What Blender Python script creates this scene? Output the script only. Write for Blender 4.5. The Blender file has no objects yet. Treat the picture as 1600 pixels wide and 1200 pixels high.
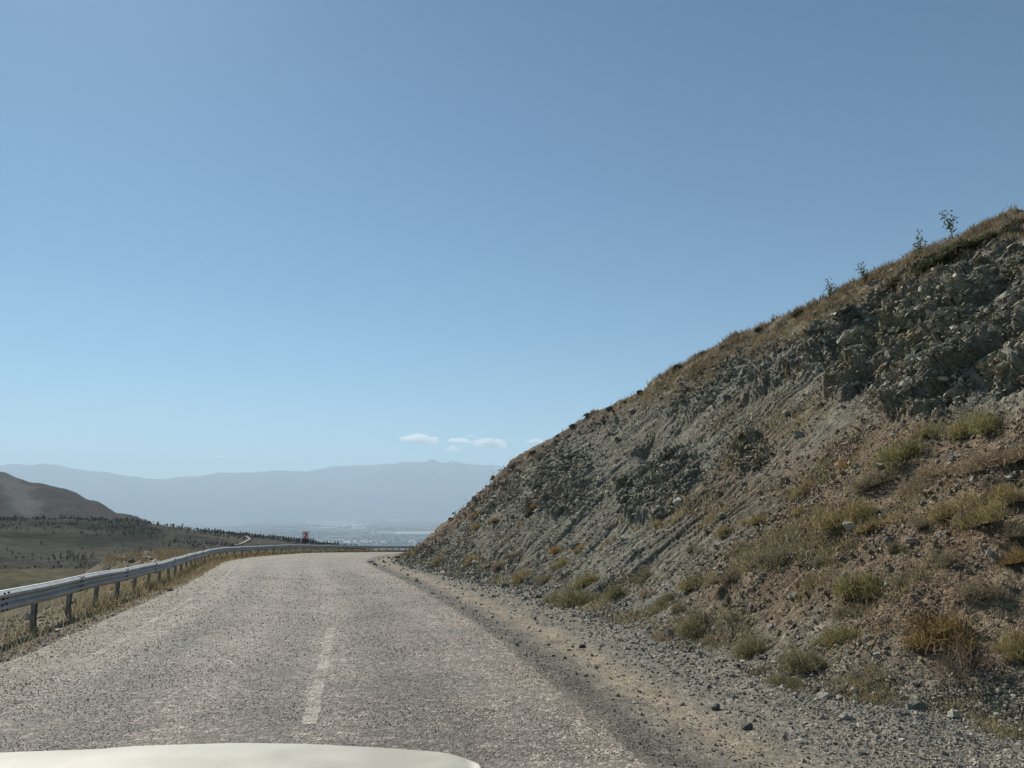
import bpy, bmesh, math, random
import numpy as np
from mathutils import Vector, Matrix, Euler

random.seed(7)
rng = np.random.default_rng(7)
C = bpy.context.scene.collection
SC = bpy.context.scene

# ------------------------------------------------------------------ camera, sky, sun, exposure
F = 1186.0                                   # focal length in photo pixels (1600 wide)
PITCH = math.atan(185 / F)
SL = math.tan(math.atan(235 / F) - PITCH)    # the road falls gently ahead
CH = 1.55
cd = bpy.data.cameras.new('camera')
cd.sensor_width = 36.0
cd.lens = 36.0 * F / 1600.0
cd.clip_start = 0.05
cd.clip_end = 200000.0
cam = bpy.data.objects.new('camera', cd)
cam.location = (0, 0, CH)
cam.rotation_euler = (math.pi / 2 + PITCH, 0, 0)
C.objects.link(cam)
SC.camera = cam

SUN_EL, SUN_AZ = math.radians(41), math.radians(-34)      # azimuth from +Y towards +X
w = bpy.data.worlds.new('World')
SC.world = w
w.use_nodes = True
nt = w.node_tree
for n in list(nt.nodes):
    nt.nodes.remove(n)
sky = nt.nodes.new('ShaderNodeTexSky')
sky.sky_type = 'NISHITA'
sky.sun_disc = False
sky.sun_elevation = SUN_EL
sky.sun_rotation = SUN_AZ
sky.altitude = 1700
sky.air_density = 1.0
sky.dust_density = 0.5
sky.ozone_density = 1.5
bg = nt.nodes.new('ShaderNodeBackground')
bg.inputs['Strength'].default_value = 0.062
wo = nt.nodes.new('ShaderNodeOutputWorld')
wb = nt.nodes.new('ShaderNodeMix'); wb.data_type = 'RGBA'; wb.blend_type = 'MULTIPLY'; wb.inputs[0].default_value = 1.0
wb.inputs[7].default_value = (0.71, 1.01, 1.05, 1)          # the phone's white balance
nt.links.new(sky.outputs[0], wb.inputs[6]); nt.links.new(wb.outputs[2], bg.inputs[0])
nt.links.new(bg.outputs[0], wo.inputs[0])

sd = bpy.data.lights.new('sun', 'SUN')
sd.energy = 4.6
sd.angle = math.radians(0.5)
sd.color = (1.0, 0.94, 0.84)
so = bpy.data.objects.new('sun', sd)
so.rotation_euler = (math.pi / 2 - SUN_EL, 0, math.pi - SUN_AZ)
sdir = Vector((math.sin(SUN_AZ) * math.cos(SUN_EL), math.cos(SUN_AZ) * math.cos(SUN_EL), math.sin(SUN_EL)))
so.rotation_euler = sdir.to_track_quat('Z', 'Y').to_euler()
so.location = (0, 0, 50)
C.objects.link(so)

SC.view_settings.view_transform = 'Standard'
SC.view_settings.look = 'None'
SC.view_settings.gamma = 1.0
SC.view_settings.use_curve_mapping = False
SC.view_settings.exposure = 0.42
SC.render.engine = 'CYCLES'
SC.cycles.use_denoising = True
SC.cycles.denoiser = 'OPENIMAGEDENOISE'
SC.cycles.denoising_input_passes = 'RGB_ALBEDO_NORMAL'
SC.cycles.denoising_prefilter = 'NONE'
SC.cycles.max_bounces = 6
SC.cycles.transparent_max_bounces = 12
SC.cycles.volume_bounces = 3

# ------------------------------------------------------------------ numpy noise
_perm = rng.permutation(256)
_perm = np.concatenate([_perm, _perm, _perm])
_g = rng.normal(size=(256, 3)); _g /= np.linalg.norm(_g, axis=1)[:, None]
_r = rng.random((256, 4))

def perlin(p):
    p = np.asarray(p, float)
    i = np.floor(p).astype(int); f = p - i; i &= 255
    u = f * f * f * (f * (f * 6 - 15) + 10)
    out = 0
    for dx in (0, 1):
        wx = u[:, 0] if dx else 1 - u[:, 0]
        a = _perm[(i[:, 0] + dx) & 255]
        for dy in (0, 1):
            wy = u[:, 1] if dy else 1 - u[:, 1]
            b = _perm[a + ((i[:, 1] + dy) & 255)]
            for dz in (0, 1):
                wz = u[:, 2] if dz else 1 - u[:, 2]
                h = _perm[b + ((i[:, 2] + dz) & 255)]
                g = _g[h]
                d = g[:, 0] * (f[:, 0] - dx) + g[:, 1] * (f[:, 1] - dy) + g[:, 2] * (f[:, 2] - dz)
                out = out + wx * wy * wz * d
    return out * 1.5

def fbm(p, oct=4, gain=0.5, ridged=False):
    p = np.asarray(p, float); o = 0; a = 1.0; t = 0
    for k in range(oct):
        n = perlin(p * 2 ** k + 17.3 * k)
        o = o + a * ((1 - 2 * np.abs(n)) if ridged else n); t += a; a *= gain
    return o / t

def worley(p):
    p = np.asarray(p, float)
    i = np.floor(p).astype(int); f = p - i
    n = len(p); F1 = np.full(n, 9.0); F2 = np.full(n, 9.0); idv = np.zeros(n); idw = np.zeros(n)
    for dx in (-1, 0, 1):
        for dy in (-1, 0, 1):
            for dz in (-1, 0, 1):
                h = _perm[_perm[_perm[(i[:, 0] + dx) & 255] + ((i[:, 1] + dy) & 255)] + ((i[:, 2] + dz) & 255)]
                q = _r[h]
                d = (dx + q[:, 0] - f[:, 0]) ** 2 + (dy + q[:, 1] - f[:, 1]) ** 2 + (dz + q[:, 2] - f[:, 2]) ** 2
                m = d < F1
                F2 = np.where(m, F1, np.minimum(F2, d))
                idv = np.where(m, q[:, 3], idv); idw = np.where(m, (q[:, 0] * 7.1) % 1, idw); F1 = np.where(m, d, F1)
    return np.sqrt(F1), np.sqrt(F2), idv, idw

def sstep(a, b, x):
    t = np.clip((x - a) / (b - a), 0, 1)
    return t * t * (3 - 2 * t)

# ------------------------------------------------------------------ projection helpers (survey of the photograph)
cP, sP = math.cos(PITCH), math.sin(PITCH)
def project(V):
    x, y, z = V[:, 0], V[:, 1], V[:, 2] - CH
    dep = y * cP + z * sP; up = -y * sP + z * cP
    dep = np.where(np.abs(dep) < 1e-6, 1e-6, dep)
    return 800 + F * x / dep, 600 - F * up / dep, dep
def ray(px, py):
    a = (px - 800) / F; b = (600 - py) / F
    return np.array([a, cP - b * sP, sP + b * cP])
def dzr(y):
    y = np.asarray(y, float)
    return -0.020 * np.log1p(np.exp(np.clip((y - 66) / 4, -30, 30))) * 4
def zroad(x, y):
    return -SL * np.asarray(y, float) + dzr(y)
def on_ground(px, py):
    d = ray(px, py); t = CH / -(d[2] + SL * d[1])
    return d[0] * t, d[1] * t

# ------------------------------------------------------------------ mesh helpers
def mesh_np(name, V, faces, mats=(), attrs=None, smooth=False, midx=None):
    """faces: (n,k) int array, all the same size"""
    me = bpy.data.meshes.new(name)
    V = np.asarray(V, np.float32); faces = np.asarray(faces, np.int32)
    n, k = faces.shape
    me.vertices.add(len(V)); me.vertices.foreach_set('co', V.ravel())
    me.loops.add(n * k); me.loops.foreach_set('vertex_index', faces.ravel())
    me.polygons.add(n)
    me.polygons.foreach_set('loop_start', np.arange(0, n * k, k, dtype=np.int32))
    me.polygons.foreach_set('loop_total', np.full(n, k, np.int32))
    me.polygons.foreach_set('use_smooth', np.full(n, bool(smooth)))
    for m in mats:
        me.materials.append(m)
    if midx is not None:
        me.polygons.foreach_set('material_index', np.asarray(midx, np.int32))
    for an, val in (attrs or {}).items():
        val = np.asarray(val, np.float32)
        if val.ndim == 1:
            a = me.attributes.new(an, 'FLOAT', 'POINT'); a.data.foreach_set('value', val)
        else:
            if val.shape[1] == 3:
                val = np.concatenate([val, np.ones((len(val), 1), np.float32)], 1)
            a = me.attributes.new(an, 'FLOAT_COLOR', 'POINT'); a.data.foreach_set('color', val.ravel())
    me.update(calc_edges=True)
    me.validate()
    return me

def grid_faces(nr, nc):
    i = np.arange(nr - 1)[:, None] * nc + np.arange(nc - 1)[None]
    i = i.ravel()
    return np.stack([i, i + 1, i + nc + 1, i + nc], 1)

def add(name, me, parent=None, loc=None):
    o = bpy.data.objects.new(name, me); C.objects.link(o)
    if parent is not None: o.parent = parent
    if loc is not None: o.location = loc
    return o
def tag(o, label=None, cat=None, group=None, kind=None):
    if label: o['label'] = label
    if cat: o['category'] = cat
    if group: o['group'] = group
    if kind: o['kind'] = kind
    return o
def empty(name, loc=(0, 0, 0)):
    return add(name, None, None, loc)

class MB:
    def __init__(s): s.v = []; s.f = []
    def box(s, c, size, rz=0.0, R=None):
        b = len(s.v); hx, hy, hz = [q / 2 for q in size]
        M = R if R is not None else Matrix.Rotation(rz, 3, 'Z')
        for z in (-hz, hz):
            for (x, y) in ((-hx, -hy), (hx, -hy), (hx, hy), (-hx, hy)):
                p = M @ Vector((x, y, z)); s.v.append((p[0] + c[0], p[1] + c[1], p[2] + c[2]))
        for q in ((0, 3, 2, 1), (4, 5, 6, 7), (0, 1, 5, 4), (1, 2, 6, 5), (2, 3, 7, 6), (3, 0, 4, 7)):
            s.f.append(tuple(b + k for k in q))
    def tube(s, pts, r, n=6, cap=True):
        b = len(s.v); rs = r if hasattr(r, '__len__') else [r] * len(pts)
        for i, p in enumerate(pts):
            p = Vector(p); d = Vector(pts[min(i + 1, len(pts) - 1)]) - Vector(pts[max(i - 1, 0)]); d.normalize()
            a = d.orthogonal().normalized(); e = d.cross(a)
            for k in range(n):
                t = 2 * math.pi * k / n
                s.v.append(tuple(p + (a * math.cos(t) + e * math.sin(t)) * rs[i]))
        for i in range(len(pts) - 1):
            for k in range(n):
                s.f.append((b + i * n + k, b + i * n + (k + 1) % n, b + (i + 1) * n + (k + 1) % n, b + (i + 1) * n + k))
        if cap:
            s.f.append(tuple(b + k for k in reversed(range(n)))); s.f.append(tuple(b + (len(pts) - 1) * n + k for k in range(n)))
    def build(s, name, mat, parent=None, smooth=False, bevel=0):
        me = bpy.data.meshes.new(name); me.from_pydata(s.v, [], s.f); me.update()
        if mat: me.materials.append(mat)
        if bevel:
            bm = bmesh.new(); bm.from_mesh(me)
            bmesh.ops.bevel(bm, geom=bm.edges[:], offset=bevel, segments=2, affect='EDGES', profile=0.5)
            bm.to_mesh(me); bm.free()
        if smooth:
            for p in me.polygons: p.use_smooth = True
        return add(name, me, parent)

# ------------------------------------------------------------------ materials
def new_mat(name):
    m = bpy.data.materials.new(name); m.use_nodes = True
    t = m.node_tree
    for n in list(t.nodes): t.nodes.remove(n)
    o = t.nodes.new('ShaderNodeOutputMaterial'); p = t.nodes.new('ShaderNodeBsdfPrincipled')
    t.links.new(p.outputs[0], o.inputs['Surface'])
    p.inputs['Roughness'].default_value = 0.9
    p.inputs['Specular IOR Level'].default_value = 0.25
    return m, t, p, o
def N(t, kind, **kw):
    n = t.nodes.new(kind)
    for k, v in kw.items():
        if k.startswith('i_'): n.inputs[k[2:].replace('_', ' ')].default_value = v
        else: setattr(n, k, v)
    return n
def mixc(t, a, b, f, mode='MIX'):
    m = t.nodes.new('ShaderNodeMix'); m.data_type = 'RGBA'; m.blend_type = mode
    for s, v in ((m.inputs[6], a), (m.inputs[7], b), (m.inputs[0], f)):
        if hasattr(v, 'is_output'): t.links.new(v, s)
        elif isinstance(v, (int, float)) : s.default_value = v
        else: s.default_value = (*v, 1)
    return m.outputs[2]
def ramp(t, fac, stops):
    r = t.nodes.new('ShaderNodeValToRGB')
    while len(r.color_ramp.elements) < len(stops): r.color_ramp.elements.new(0.5)
    for e, (p, c) in zip(r.color_ramp.elements, stops):
        e.position = p; e.color = (*c, 1) if hasattr(c, '__len__') else (c, c, c, 1)
    t.links.new(fac, r.inputs[0]); return r.outputs[0]
def bump(t, h, p, strength=0.5, dist=0.02):
    b = N(t, 'ShaderNodeBump'); b.inputs['Strength'].default_value = strength; b.inputs['Distance'].default_value = dist
    t.links.new(h, b.inputs['Height']); t.links.new(b.outputs[0], p.inputs['Normal']); return b
def math_n(t, op, a, b=None):
    m = t.nodes.new('ShaderNodeMath'); m.operation = op
    for s, v in ((m.inputs[0], a), (m.inputs[1], b)):
        if v is None: continue
        if hasattr(v, 'is_output'): t.links.new(v, s)
        else: s.default_value = v
    return m.outputs[0]

def stony_mat(name, scales=(9, 30, 80), lo=0.45, hi=1.55, bdist=0.03, bstr=0.9):
    """earth: attribute colour, broken up by stones and grit"""
    m, t, p, o = new_mat(name)
    at = N(t, 'ShaderNodeAttribute', attribute_name='Col')
    tc = N(t, 'ShaderNodeTexCoord')
    col = at.outputs['Color']; hs = None
    for k, s in enumerate(scales):
        v = N(t, 'ShaderNodeTexVoronoi', feature='F1'); v.inputs['Scale'].default_value = s
        t.links.new(tc.outputs['Object'], v.inputs['Vector'])
        sep = N(t, 'ShaderNodeSeparateColor'); t.links.new(v.outputs['Color'], sep.inputs[0])
        g = ramp(t, sep.outputs[0], [(0, lo), (0.55, 0.9), (0.9, 1.1), (1.0, hi)])
        col = mixc(t, col, g, 0.55 if k else 0.4, 'MULTIPLY')
        h = math_n(t, 'MULTIPLY', math_n(t, 'SUBTRACT', sep.outputs[1], v.outputs['Distance']), 1.0 / (k + 1))
        hs = h if hs is None else math_n(t, 'ADD', hs, h)
    nz = N(t, 'ShaderNodeTexNoise'); nz.inputs['Scale'].default_value = 3.0; nz.inputs['Detail'].default_value = 8
    t.links.new(tc.outputs['Object'], nz.inputs['Vector'])
    col = mixc(t, col, ramp(t, nz.outputs[0], [(0.3, 0.72), (0.7, 1.25)]), 0.8, 'MULTIPLY')
    t.links.new(col, p.inputs['Base Color'])
    bump(t, hs, p, bstr, bdist)
    p.inputs['Roughness'].default_value = 0.95
    return m

def rock_mat(name):
    m, t, p, o = new_mat(name)
    at = N(t, 'ShaderNodeAttribute', attribute_name='Col')
    tc = N(t, 'ShaderNodeTexCoord')
    nz = N(t, 'ShaderNodeTexNoise'); nz.inputs['Scale'].default_value = 22; nz.inputs['Detail'].default_value = 6
    t.links.new(tc.outputs['Object'], nz.inputs['Vector'])
    col = mixc(t, at.outputs['Color'], ramp(t, nz.outputs[0], [(0.3, 0.6), (0.7, 1.3)]), 0.8, 'MULTIPLY')
    t.links.new(col, p.inputs['Base Color']); bump(t, nz.outputs[0], p, 0.6, 0.01)
    p.inputs['Roughness'].default_value = 0.8
    return m

def solid_rock(name, c):
    m, t, p, o = new_mat(name)
    tc = N(t, 'ShaderNodeTexCoord'); oi = N(t, 'ShaderNodeObjectInfo')
    mp = N(t, 'ShaderNodeVectorMath', operation='ADD'); t.links.new(tc.outputs['Object'], mp.inputs[0]); t.links.new(oi.outputs['Location'], mp.inputs[1])
    nz = N(t, 'ShaderNodeTexNoise'); nz.inputs['Scale'].default_value = 9; nz.inputs['Detail'].default_value = 8
    t.links.new(mp.outputs[0], nz.inputs['Vector'])
    col = mixc(t, c, ramp(t, nz.outputs[0], [(0.3, 0.5), (0.7, 1.45)]), 0.85, 'MULTIPLY')
    rr = ramp(t, oi.outputs['Random'], [(0, 0.65), (1, 1.3)])
    col = mixc(t, col, rr, 1.0, 'MULTIPLY')
    t.links.new(col, p.inputs['Base Color']); bump(t, nz.outputs[0], p, 0.8, 0.03)
    return m

def leaf_mat(name, trans=0.35):
    m, t, p, o = new_mat(name)
    at = N(t, 'ShaderNodeAttribute', attribute_name='Col')
    oi = N(t, 'ShaderNodeObjectInfo')
    col = mixc(t, at.outputs['Color'], ramp(t, oi.outputs['Random'], [(0, (0.8, 0.85, 0.8)), (1, (1.2, 1.1, 1.1))]), 1.0, 'MULTIPLY')
    t.links.new(col, p.inputs['Base Color'])
    tr = N(t, 'ShaderNodeBsdfTranslucent'); t.links.new(col, tr.inputs[0])
    mx = N(t, 'ShaderNodeMixShader'); mx.inputs[0].default_value = trans
    t.links.new(p.outputs[0], mx.inputs[1]); t.links.new(tr.outputs[0], mx.inputs[2]); t.links.new(mx.outputs[0], o.inputs['Surface'])
    p.inputs['Specular IOR Level'].default_value = 0.1
    return m

def plain_mat(name, c, rough=0.7, metal=0.0, var=0.25, scale=12):
    m, t, p, o = new_mat(name)
    tc = N(t, 'ShaderNodeTexCoord')
    nz = N(t, 'ShaderNodeTexNoise'); nz.inputs['Scale'].default_value = scale; nz.inputs['Detail'].default_value = 6
    t.links.new(tc.outputs['Object'], nz.inputs['Vector'])
    col = mixc(t, c, ramp(t, nz.outputs[0], [(0.3, 1 - var), (0.7, 1 + var)]), 1.0, 'MULTIPLY')
    t.links.new(col, p.inputs['Base Color'])
    p.inputs['Roughness'].default_value = rough; p.inputs['Metallic'].default_value = metal
    p.inputs['Specular IOR Level'].default_value = 0.5
    return m

M_HILL = stony_mat('hill_earth', (7, 22, 60), bdist=0.05)
M_GRND = stony_mat('verge_earth', (14, 40, 110), bdist=0.02, bstr=0.7)
M_ROCK = rock_mat('loose_stone')
M_LEAF = leaf_mat('dry_leaf')
M_STEM = plain_mat('dry_stem', (0.13, 0.10, 0.07))

def land_mat():
    m, t, p, o = new_mat('far_land')
    at = N(t, 'ShaderNodeAttribute', attribute_name='Col')
    tc = N(t, 'ShaderNodeTexCoord')
    nz = N(t, 'ShaderNodeTexNoise'); nz.inputs['Scale'].default_value = 0.12; nz.inputs['Detail'].default_value = 10; nz.inputs['Roughness'].default_value = 0.65
    t.links.new(tc.outputs['Object'], nz.inputs['Vector'])
    col = mixc(t, at.outputs['Color'], ramp(t, nz.outputs[0], [(0.3, 0.6), (0.7, 1.35)]), 1.0, 'MULTIPLY')
    n4 = N(t, 'ShaderNodeTexNoise'); n4.inputs['Scale'].default_value = 0.9; n4.inputs['Detail'].default_value = 8; n4.inputs['Roughness'].default_value = 0.7
    t.links.new(tc.outputs['Object'], n4.inputs['Vector'])
    col = mixc(t, col, ramp(t, n4.outputs[0], [(0.35, 0.55), (0.65, 1.4)]), 0.8, 'MULTIPLY')
    t.links.new(col, p.inputs['Base Color']); p.inputs['Specular IOR Level'].default_value = 0.0; p.inputs['Roughness'].default_value = 1.0; return m
M_LAND = land_mat()

def road_mat():
    m, t, p, o = new_mat('chip_seal')
    at = N(t, 'ShaderNodeAttribute', attribute_name='Col')
    tc = N(t, 'ShaderNodeTexCoord')
    col = at.outputs['Color']; hs = None
    for k, (s, f) in enumerate(((11, 0.35), (26, 0.6), (62, 0.85))):
        v = N(t, 'ShaderNodeTexVoronoi', feature='F1'); v.inputs['Scale'].default_value = s
        t.links.new(tc.outputs['Object'], v.inputs['Vector'])
        sep = N(t, 'ShaderNodeSeparateColor'); t.links.new(v.outputs['Color'], sep.inputs[0])
        g = ramp(t, sep.outputs[0], [(0, 0.35), (0.4, 0.75), (0.8, 1.2), (1.0, 1.9)])
        col = mixc(t, col, g, f, 'MULTIPLY')
        if k:
            h = math_n(t, 'SUBTRACT', sep.outputs[1], v.outputs['Distance'])
            hs = h if hs is None else math_n(t, 'ADD', hs, h)
    nz = N(t, 'ShaderNodeTexNoise'); nz.inputs['Scale'].default_value = 0.9; nz.inputs['Detail'].default_value = 9; nz.inputs['Roughness'].default_value = 0.6
    t.links.new(tc.outputs['Object'], nz.inputs['Vector'])
    col = mixc(t, col, ramp(t, nz.outputs[0], [(0.3, 0.8), (0.7, 1.2)]), 1.0, 'MULTIPLY')
    wp = N(t, 'ShaderNodeTexNoise'); wp.inputs['Scale'].default_value = 1.4; wp.inputs['Detail'].default_value = 6; t.links.new(tc.outputs['Object'], wp.inputs['Vector'])
    av = N(t, 'ShaderNodeVectorMath', operation='MULTIPLY_ADD'); t.links.new(wp.outputs['Color'], av.inputs[0]); av.inputs[1].default_value = (0.9, 0.9, 0); t.links.new(tc.outputs['Object'], av.inputs[2])
    ve = N(t, 'ShaderNodeTexVoronoi', feature='DISTANCE_TO_EDGE'); ve.inputs['Scale'].default_value = 0.28; t.links.new(av.outputs[0], ve.inputs['Vector'])
    ck = ramp(t, ve.outputs['Distance'], [(0.0, 1.0), (0.006, 0.0)])
    cm_ = ramp(t, nz.outputs[0], [(0.48, 0.0), (0.6, 0.75)])
    col = mixc(t, col, (0.045, 0.042, 0.038), math_n(t, 'MULTIPLY', ck, cm_))
    t.links.new(col, p.inputs['Base Color']); bump(t, hs, p, 0.8, 0.012)
    p.inputs['Roughness'].default_value = 0.75; p.inputs['Specular IOR Level'].default_value = 0.4
    return m
M_ROAD = road_mat()

def worn_paint():
    m, t, p, o = new_mat('worn_paint')
    tc = N(t, 'ShaderNodeTexCoord')
    a = N(t, 'ShaderNodeTexNoise'); a.inputs['Scale'].default_value = 55; a.inputs['Detail'].default_value = 4
    b = N(t, 'ShaderNodeTexNoise'); b.inputs['Scale'].default_value = 2.2; b.inputs['Detail'].default_value = 5
    for n in (a, b): t.links.new(tc.outputs['Object'], n.inputs['Vector'])
    s = math_n(t, 'ADD', a.outputs[0], math_n(t, 'MULTIPLY', b.outputs[0], 0.9))
    f = ramp(t, s, [(0.93, 0.0), (1.06, 0.62)])
    p.inputs['Base Color'].default_value = (0.56, 0.53, 0.46, 1)
    tr = N(t, 'ShaderNodeBsdfTransparent'); mx = N(t, 'ShaderNodeMixShader')
    t.links.new(f, mx.inputs[0]); t.links.new(tr.outputs[0], mx.inputs[1]); t.links.new(p.outputs[0], mx.inputs[2]); t.links.new(mx.outputs[0], o.inputs['Surface'])
    return m
M_PAINT = worn_paint()
def steel_mat():
    m, t, p, o = new_mat('galvanised_steel')
    tc = N(t, 'ShaderNodeTexCoord')
    a = N(t, 'ShaderNodeTexNoise'); a.inputs['Scale'].default_value = 3.0; a.inputs['Detail'].default_value = 7
    b = N(t, 'ShaderNodeTexNoise'); b.inputs['Scale'].default_value = 14; b.inputs['Detail'].default_value = 8
    for n in (a, b): t.links.new(tc.outputs['Object'], n.inputs['Vector'])
    c = mixc(t, (0.40, 0.41, 0.40), ramp(t, a.outputs[0], [(0.3, 0.78), (0.7, 1.18)]), 1.0, 'MULTIPLY')
    c = mixc(t, c, (0.17, 0.125, 0.09), ramp(t, b.outputs[0], [(0.60, 0.0), (0.72, 0.7)]))
    t.links.new(c, p.inputs['Base Color']); p.inputs['Roughness'].default_value = 0.5; p.inputs['Metallic'].default_value = 0.25; p.inputs['Specular IOR Level'].default_value = 0.5
    return m
M_STEEL = steel_mat()
M_STEEL_PLAIN = plain_mat('galvanised_steel', (0.40, 0.41, 0.40), 0.5, 0.25, 0.2, 5)
M_POST = plain_mat('galvanised_post', (0.20, 0.20, 0.20), 0.6, 0.5, 0.3, 9)
M_BOLT = plain_mat('dark_bolt', (0.05, 0.05, 0.05), 0.5, 0.6)

# ------------------------------------------------------------------ plan curves
def catmull(P, n=24):
    P = np.asarray(P, float); Q = np.vstack([2 * P[0] - P[1], P, 2 * P[-1] - P[-2]]); out = []
    for i in range(1, len(Q) - 2):
        p0, p1, p2, p3 = Q[i - 1:i + 3]
        for t in np.linspace(0, 1, n, endpoint=False):
            out.append(0.5 * (2 * p1 + (p2 - p0) * t + (2 * p0 - 5 * p1 + 4 * p2 - p3) * t * t + (3 * p1 - p0 - 3 * p2 + p3) * t ** 3))
    out.append(Q[-2]); return np.array(out)
def normals2(P):
    d = np.gradient(P, axis=0); d /= np.linalg.norm(d, axis=1)[:, None]
    return np.stack([d[:, 1], -d[:, 0]], 1)              # to the right of travel
def sdist(P, T, chunk=20000):
    """signed distance (right of T positive) and arc length of nearest point"""
    a = T[:-1]; ab = T[1:] - a; L2 = (ab ** 2).sum(1); S = np.concatenate([[0], np.cumsum(np.sqrt(L2))])
    D = np.empty(len(P)); A = np.empty(len(P)); Q = np.empty((len(P), 2))
    for c in range(0, len(P), chunk):
        p = P[c:c + chunk]
        t = np.clip(((p[:, None] - a) * ab).sum(-1) / L2, 0, 1)
        q = a + t[..., None] * ab; dd = p[:, None] - q; L = (dd ** 2).sum(-1); i = L.argmin(1); k = np.arange(len(p))
        sg = ab[i, 1] * dd[k, i, 0] - ab[i, 0] * dd[k, i, 1]
        D[c:c + chunk] = np.sign(sg) * np.sqrt(L[k, i]); A[c:c + chunk] = S[i] + t[k, i] * np.sqrt(L2[i]); Q[c:c + chunk] = q[k, i]
    return D, A, Q

RAIL = [(-3.0, -5), (-4.55, 1), (-7.83, 13.04), (-10.87, 24.08), (-14.1, 34.5), (-16.9, 43.5), (-18.3, 51), (-18.8, 60), (-18.5, 71), (-17.4, 82), (-15.4, 92), (-12.7, 101), (-8, 110), (0, 118), (12, 124)]
REDGE = [(2.6, -5), (1.75, 1), (-0.35, 12.96), (-2.96, 24.08), (-5.9, 35), (-8.0, 43.5), (-9.1, 50), (-9.6, 57), (-9.6, 65), (-8.9, 74), (-7, 84), (-3.8, 93), (1, 100), (8, 106), (17, 111)]
TOE = [(9, -14), (8, -6), (7, 0), (6, 3), (5.0, 5.0), (4.0, 6.2), (3.2, 6.9), (2.45, 8.03), (1.91, 11.8), (0.96, 16.83), (-0.79, 24.08), (-3.4, 33), (-6.2, 43), (-7.5, 52), (-7.9, 60), (-7.5, 69), (-6.2, 78), (-3.5, 87), (1, 96), (8, 103), (20, 110), (40, 112)]
rail = catmull(RAIL); redge = catmull(REDGE); toe = catmull(TOE, 6)
ledge = rail + normals2(rail) * 0.62

# ------------------------------------------------------------------ the cut hillside (polar survey grid, real heights)
SKYL = np.array([(560, 880), (650, 858), (720, 803), (745, 772), (780, 739), (830, 701), (900, 651), (1000, 606), (1060, 568), (1150, 521), (1230, 486), (1330, 441), (1440, 389), (1520, 356), (1600, 321), (1750, 262), (2200, 90)], float)
def build_hill():
    azs = np.radians(np.concatenate([np.arange(-10.5, 36, 0.068), np.arange(36, 100, 0.8)]))
    nc = len(azs); NR1, NR2 = 375, 32
    ux, uy = np.sin(azs), np.cos(azs)
    rr = np.geomspace(2.5, 130, 1400)
    allP = np.stack([ux[:, None] * rr, uy[:, None] * rr], -1)
    al_of = lambda yq: np.tan(np.radians(38 + 9.0 * sstep(12, 40, yq)))
    # coarse columns for the crest search, then interpolate
    ci = np.unique(np.concatenate([np.arange(0, nc, 6), [nc - 1]]))
    rt = []; rc = []; te = []
    for i in ci:
        D, A, Q = sdist(allP[i], toe)
        ins = np.nonzero(D > 0)[0]
        z = np.where(D > 0, al_of(Q[:, 1]) * (np.sqrt(D * D + 0.36) - 0.6), 0) + zroad(allP[i][:, 0], allP[i][:, 1])
        if len(ins) == 0:
            rt.append(60); rc.append(75); te.append(-0.05); continue
        r0 = rr[ins[0]]
        if azs[i] < math.radians(46):
            px = 800 + F * math.tan(azs[i]) / cP
            for _ in range(4):
                e = np.interp(px, SKYL[:, 0], SKYL[:, 1]); d = ray(px, e)
                px = px + (azs[i] - math.atan2(d[0], d[1])) * F
            tan_e = d[2] / math.hypot(d[0], d[1])
            k = np.nonzero((z - CH > tan_e * rr) & (D > 0))[0]
            if len(k): r1 = rr[k[0]]
            else:
                q = np.where(D > 0, (z - CH) / rr, -9); r1 = rr[q.argmax()]; tan_e = q.max()
        else:
            k = np.nonzero(D > 12)[0]; r1 = rr[k[0]] if len(k) else 30; tan_e = (z[k[0]] - CH) / r1 if len(k) else .5
        rt.append(r0); rc.append(r1); te.append(tan_e)
    sm = lambda v: np.convolve(np.pad(v, 3, 'edge'), np.ones(7) / 7, 'valid')
    rt = np.interp(np.arange(nc), ci, rt); rc = np.interp(np.arange(nc), ci, sm(np.array(rc))); te = np.interp(np.arange(nc), ci, te)
    rc = np.maximum(rc, rt + 3)
    u1 = np.linspace(0, 1, NR1); u2 = np.linspace(0, 1, NR2 + 1)[1:] ** 1.6
    r_in = (rt - 0.9)[None] * ((rc / (rt - 0.9))[None] ** u1[:, None])
    r_out = rc[None] + u2[:, None] * (rc * 0.5 + 14)[None]
    R = np.concatenate([r_in, r_out]); nr = len(R)
    X = R * ux; Y = R * uy
    P2 = np.stack([X.ravel(), Y.ravel()], 1)
    D, A, Q = sdist(P2, toe)
    z0 = zroad(P2[:, 0], P2[:, 1])
    base = np.where(D > 0, al_of(Q[:, 1]) * (np.sqrt(np.maximum(D, 0) ** 2 + 0.36) - 0.6), D * 0.25)
    Z = (z0 + base).reshape(nr, nc)
    cap = CH + te * rc + (R - rc) * np.maximum(te * 0.30, -0.02) - 0.0
    k = 0.25
    Zc = np.where(R > rc * 0.93, -np.logaddexp(-Z / k, -cap / k) * k, Z) if False else np.minimum(Z, np.where(R > rc, cap, 1e9))
    V = np.stack([X, Y, Zc], -1)
    # normals of the base
    du = np.gradient(V, axis=0); dv = np.gradient(V, axis=1)
    Nn = np.cross(dv, du); Nn /= np.linalg.norm(Nn, axis=-1)[..., None] + 1e-9
    Nn[Nn[..., 2] < 0] *= -1
    for _ in range(6):
        Nn[1:-1] = (Nn[:-2] + Nn[1:-1] + Nn[2:]) / 3
    Nn /= np.linalg.norm(Nn, axis=-1)[..., None]
    V = V.reshape(-1, 3); Nn = Nn.reshape(-1, 3)
    return V, Nn, D, A, R.ravel(), np.broadcast_to(rc, R.shape).ravel(), nr, nc

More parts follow.
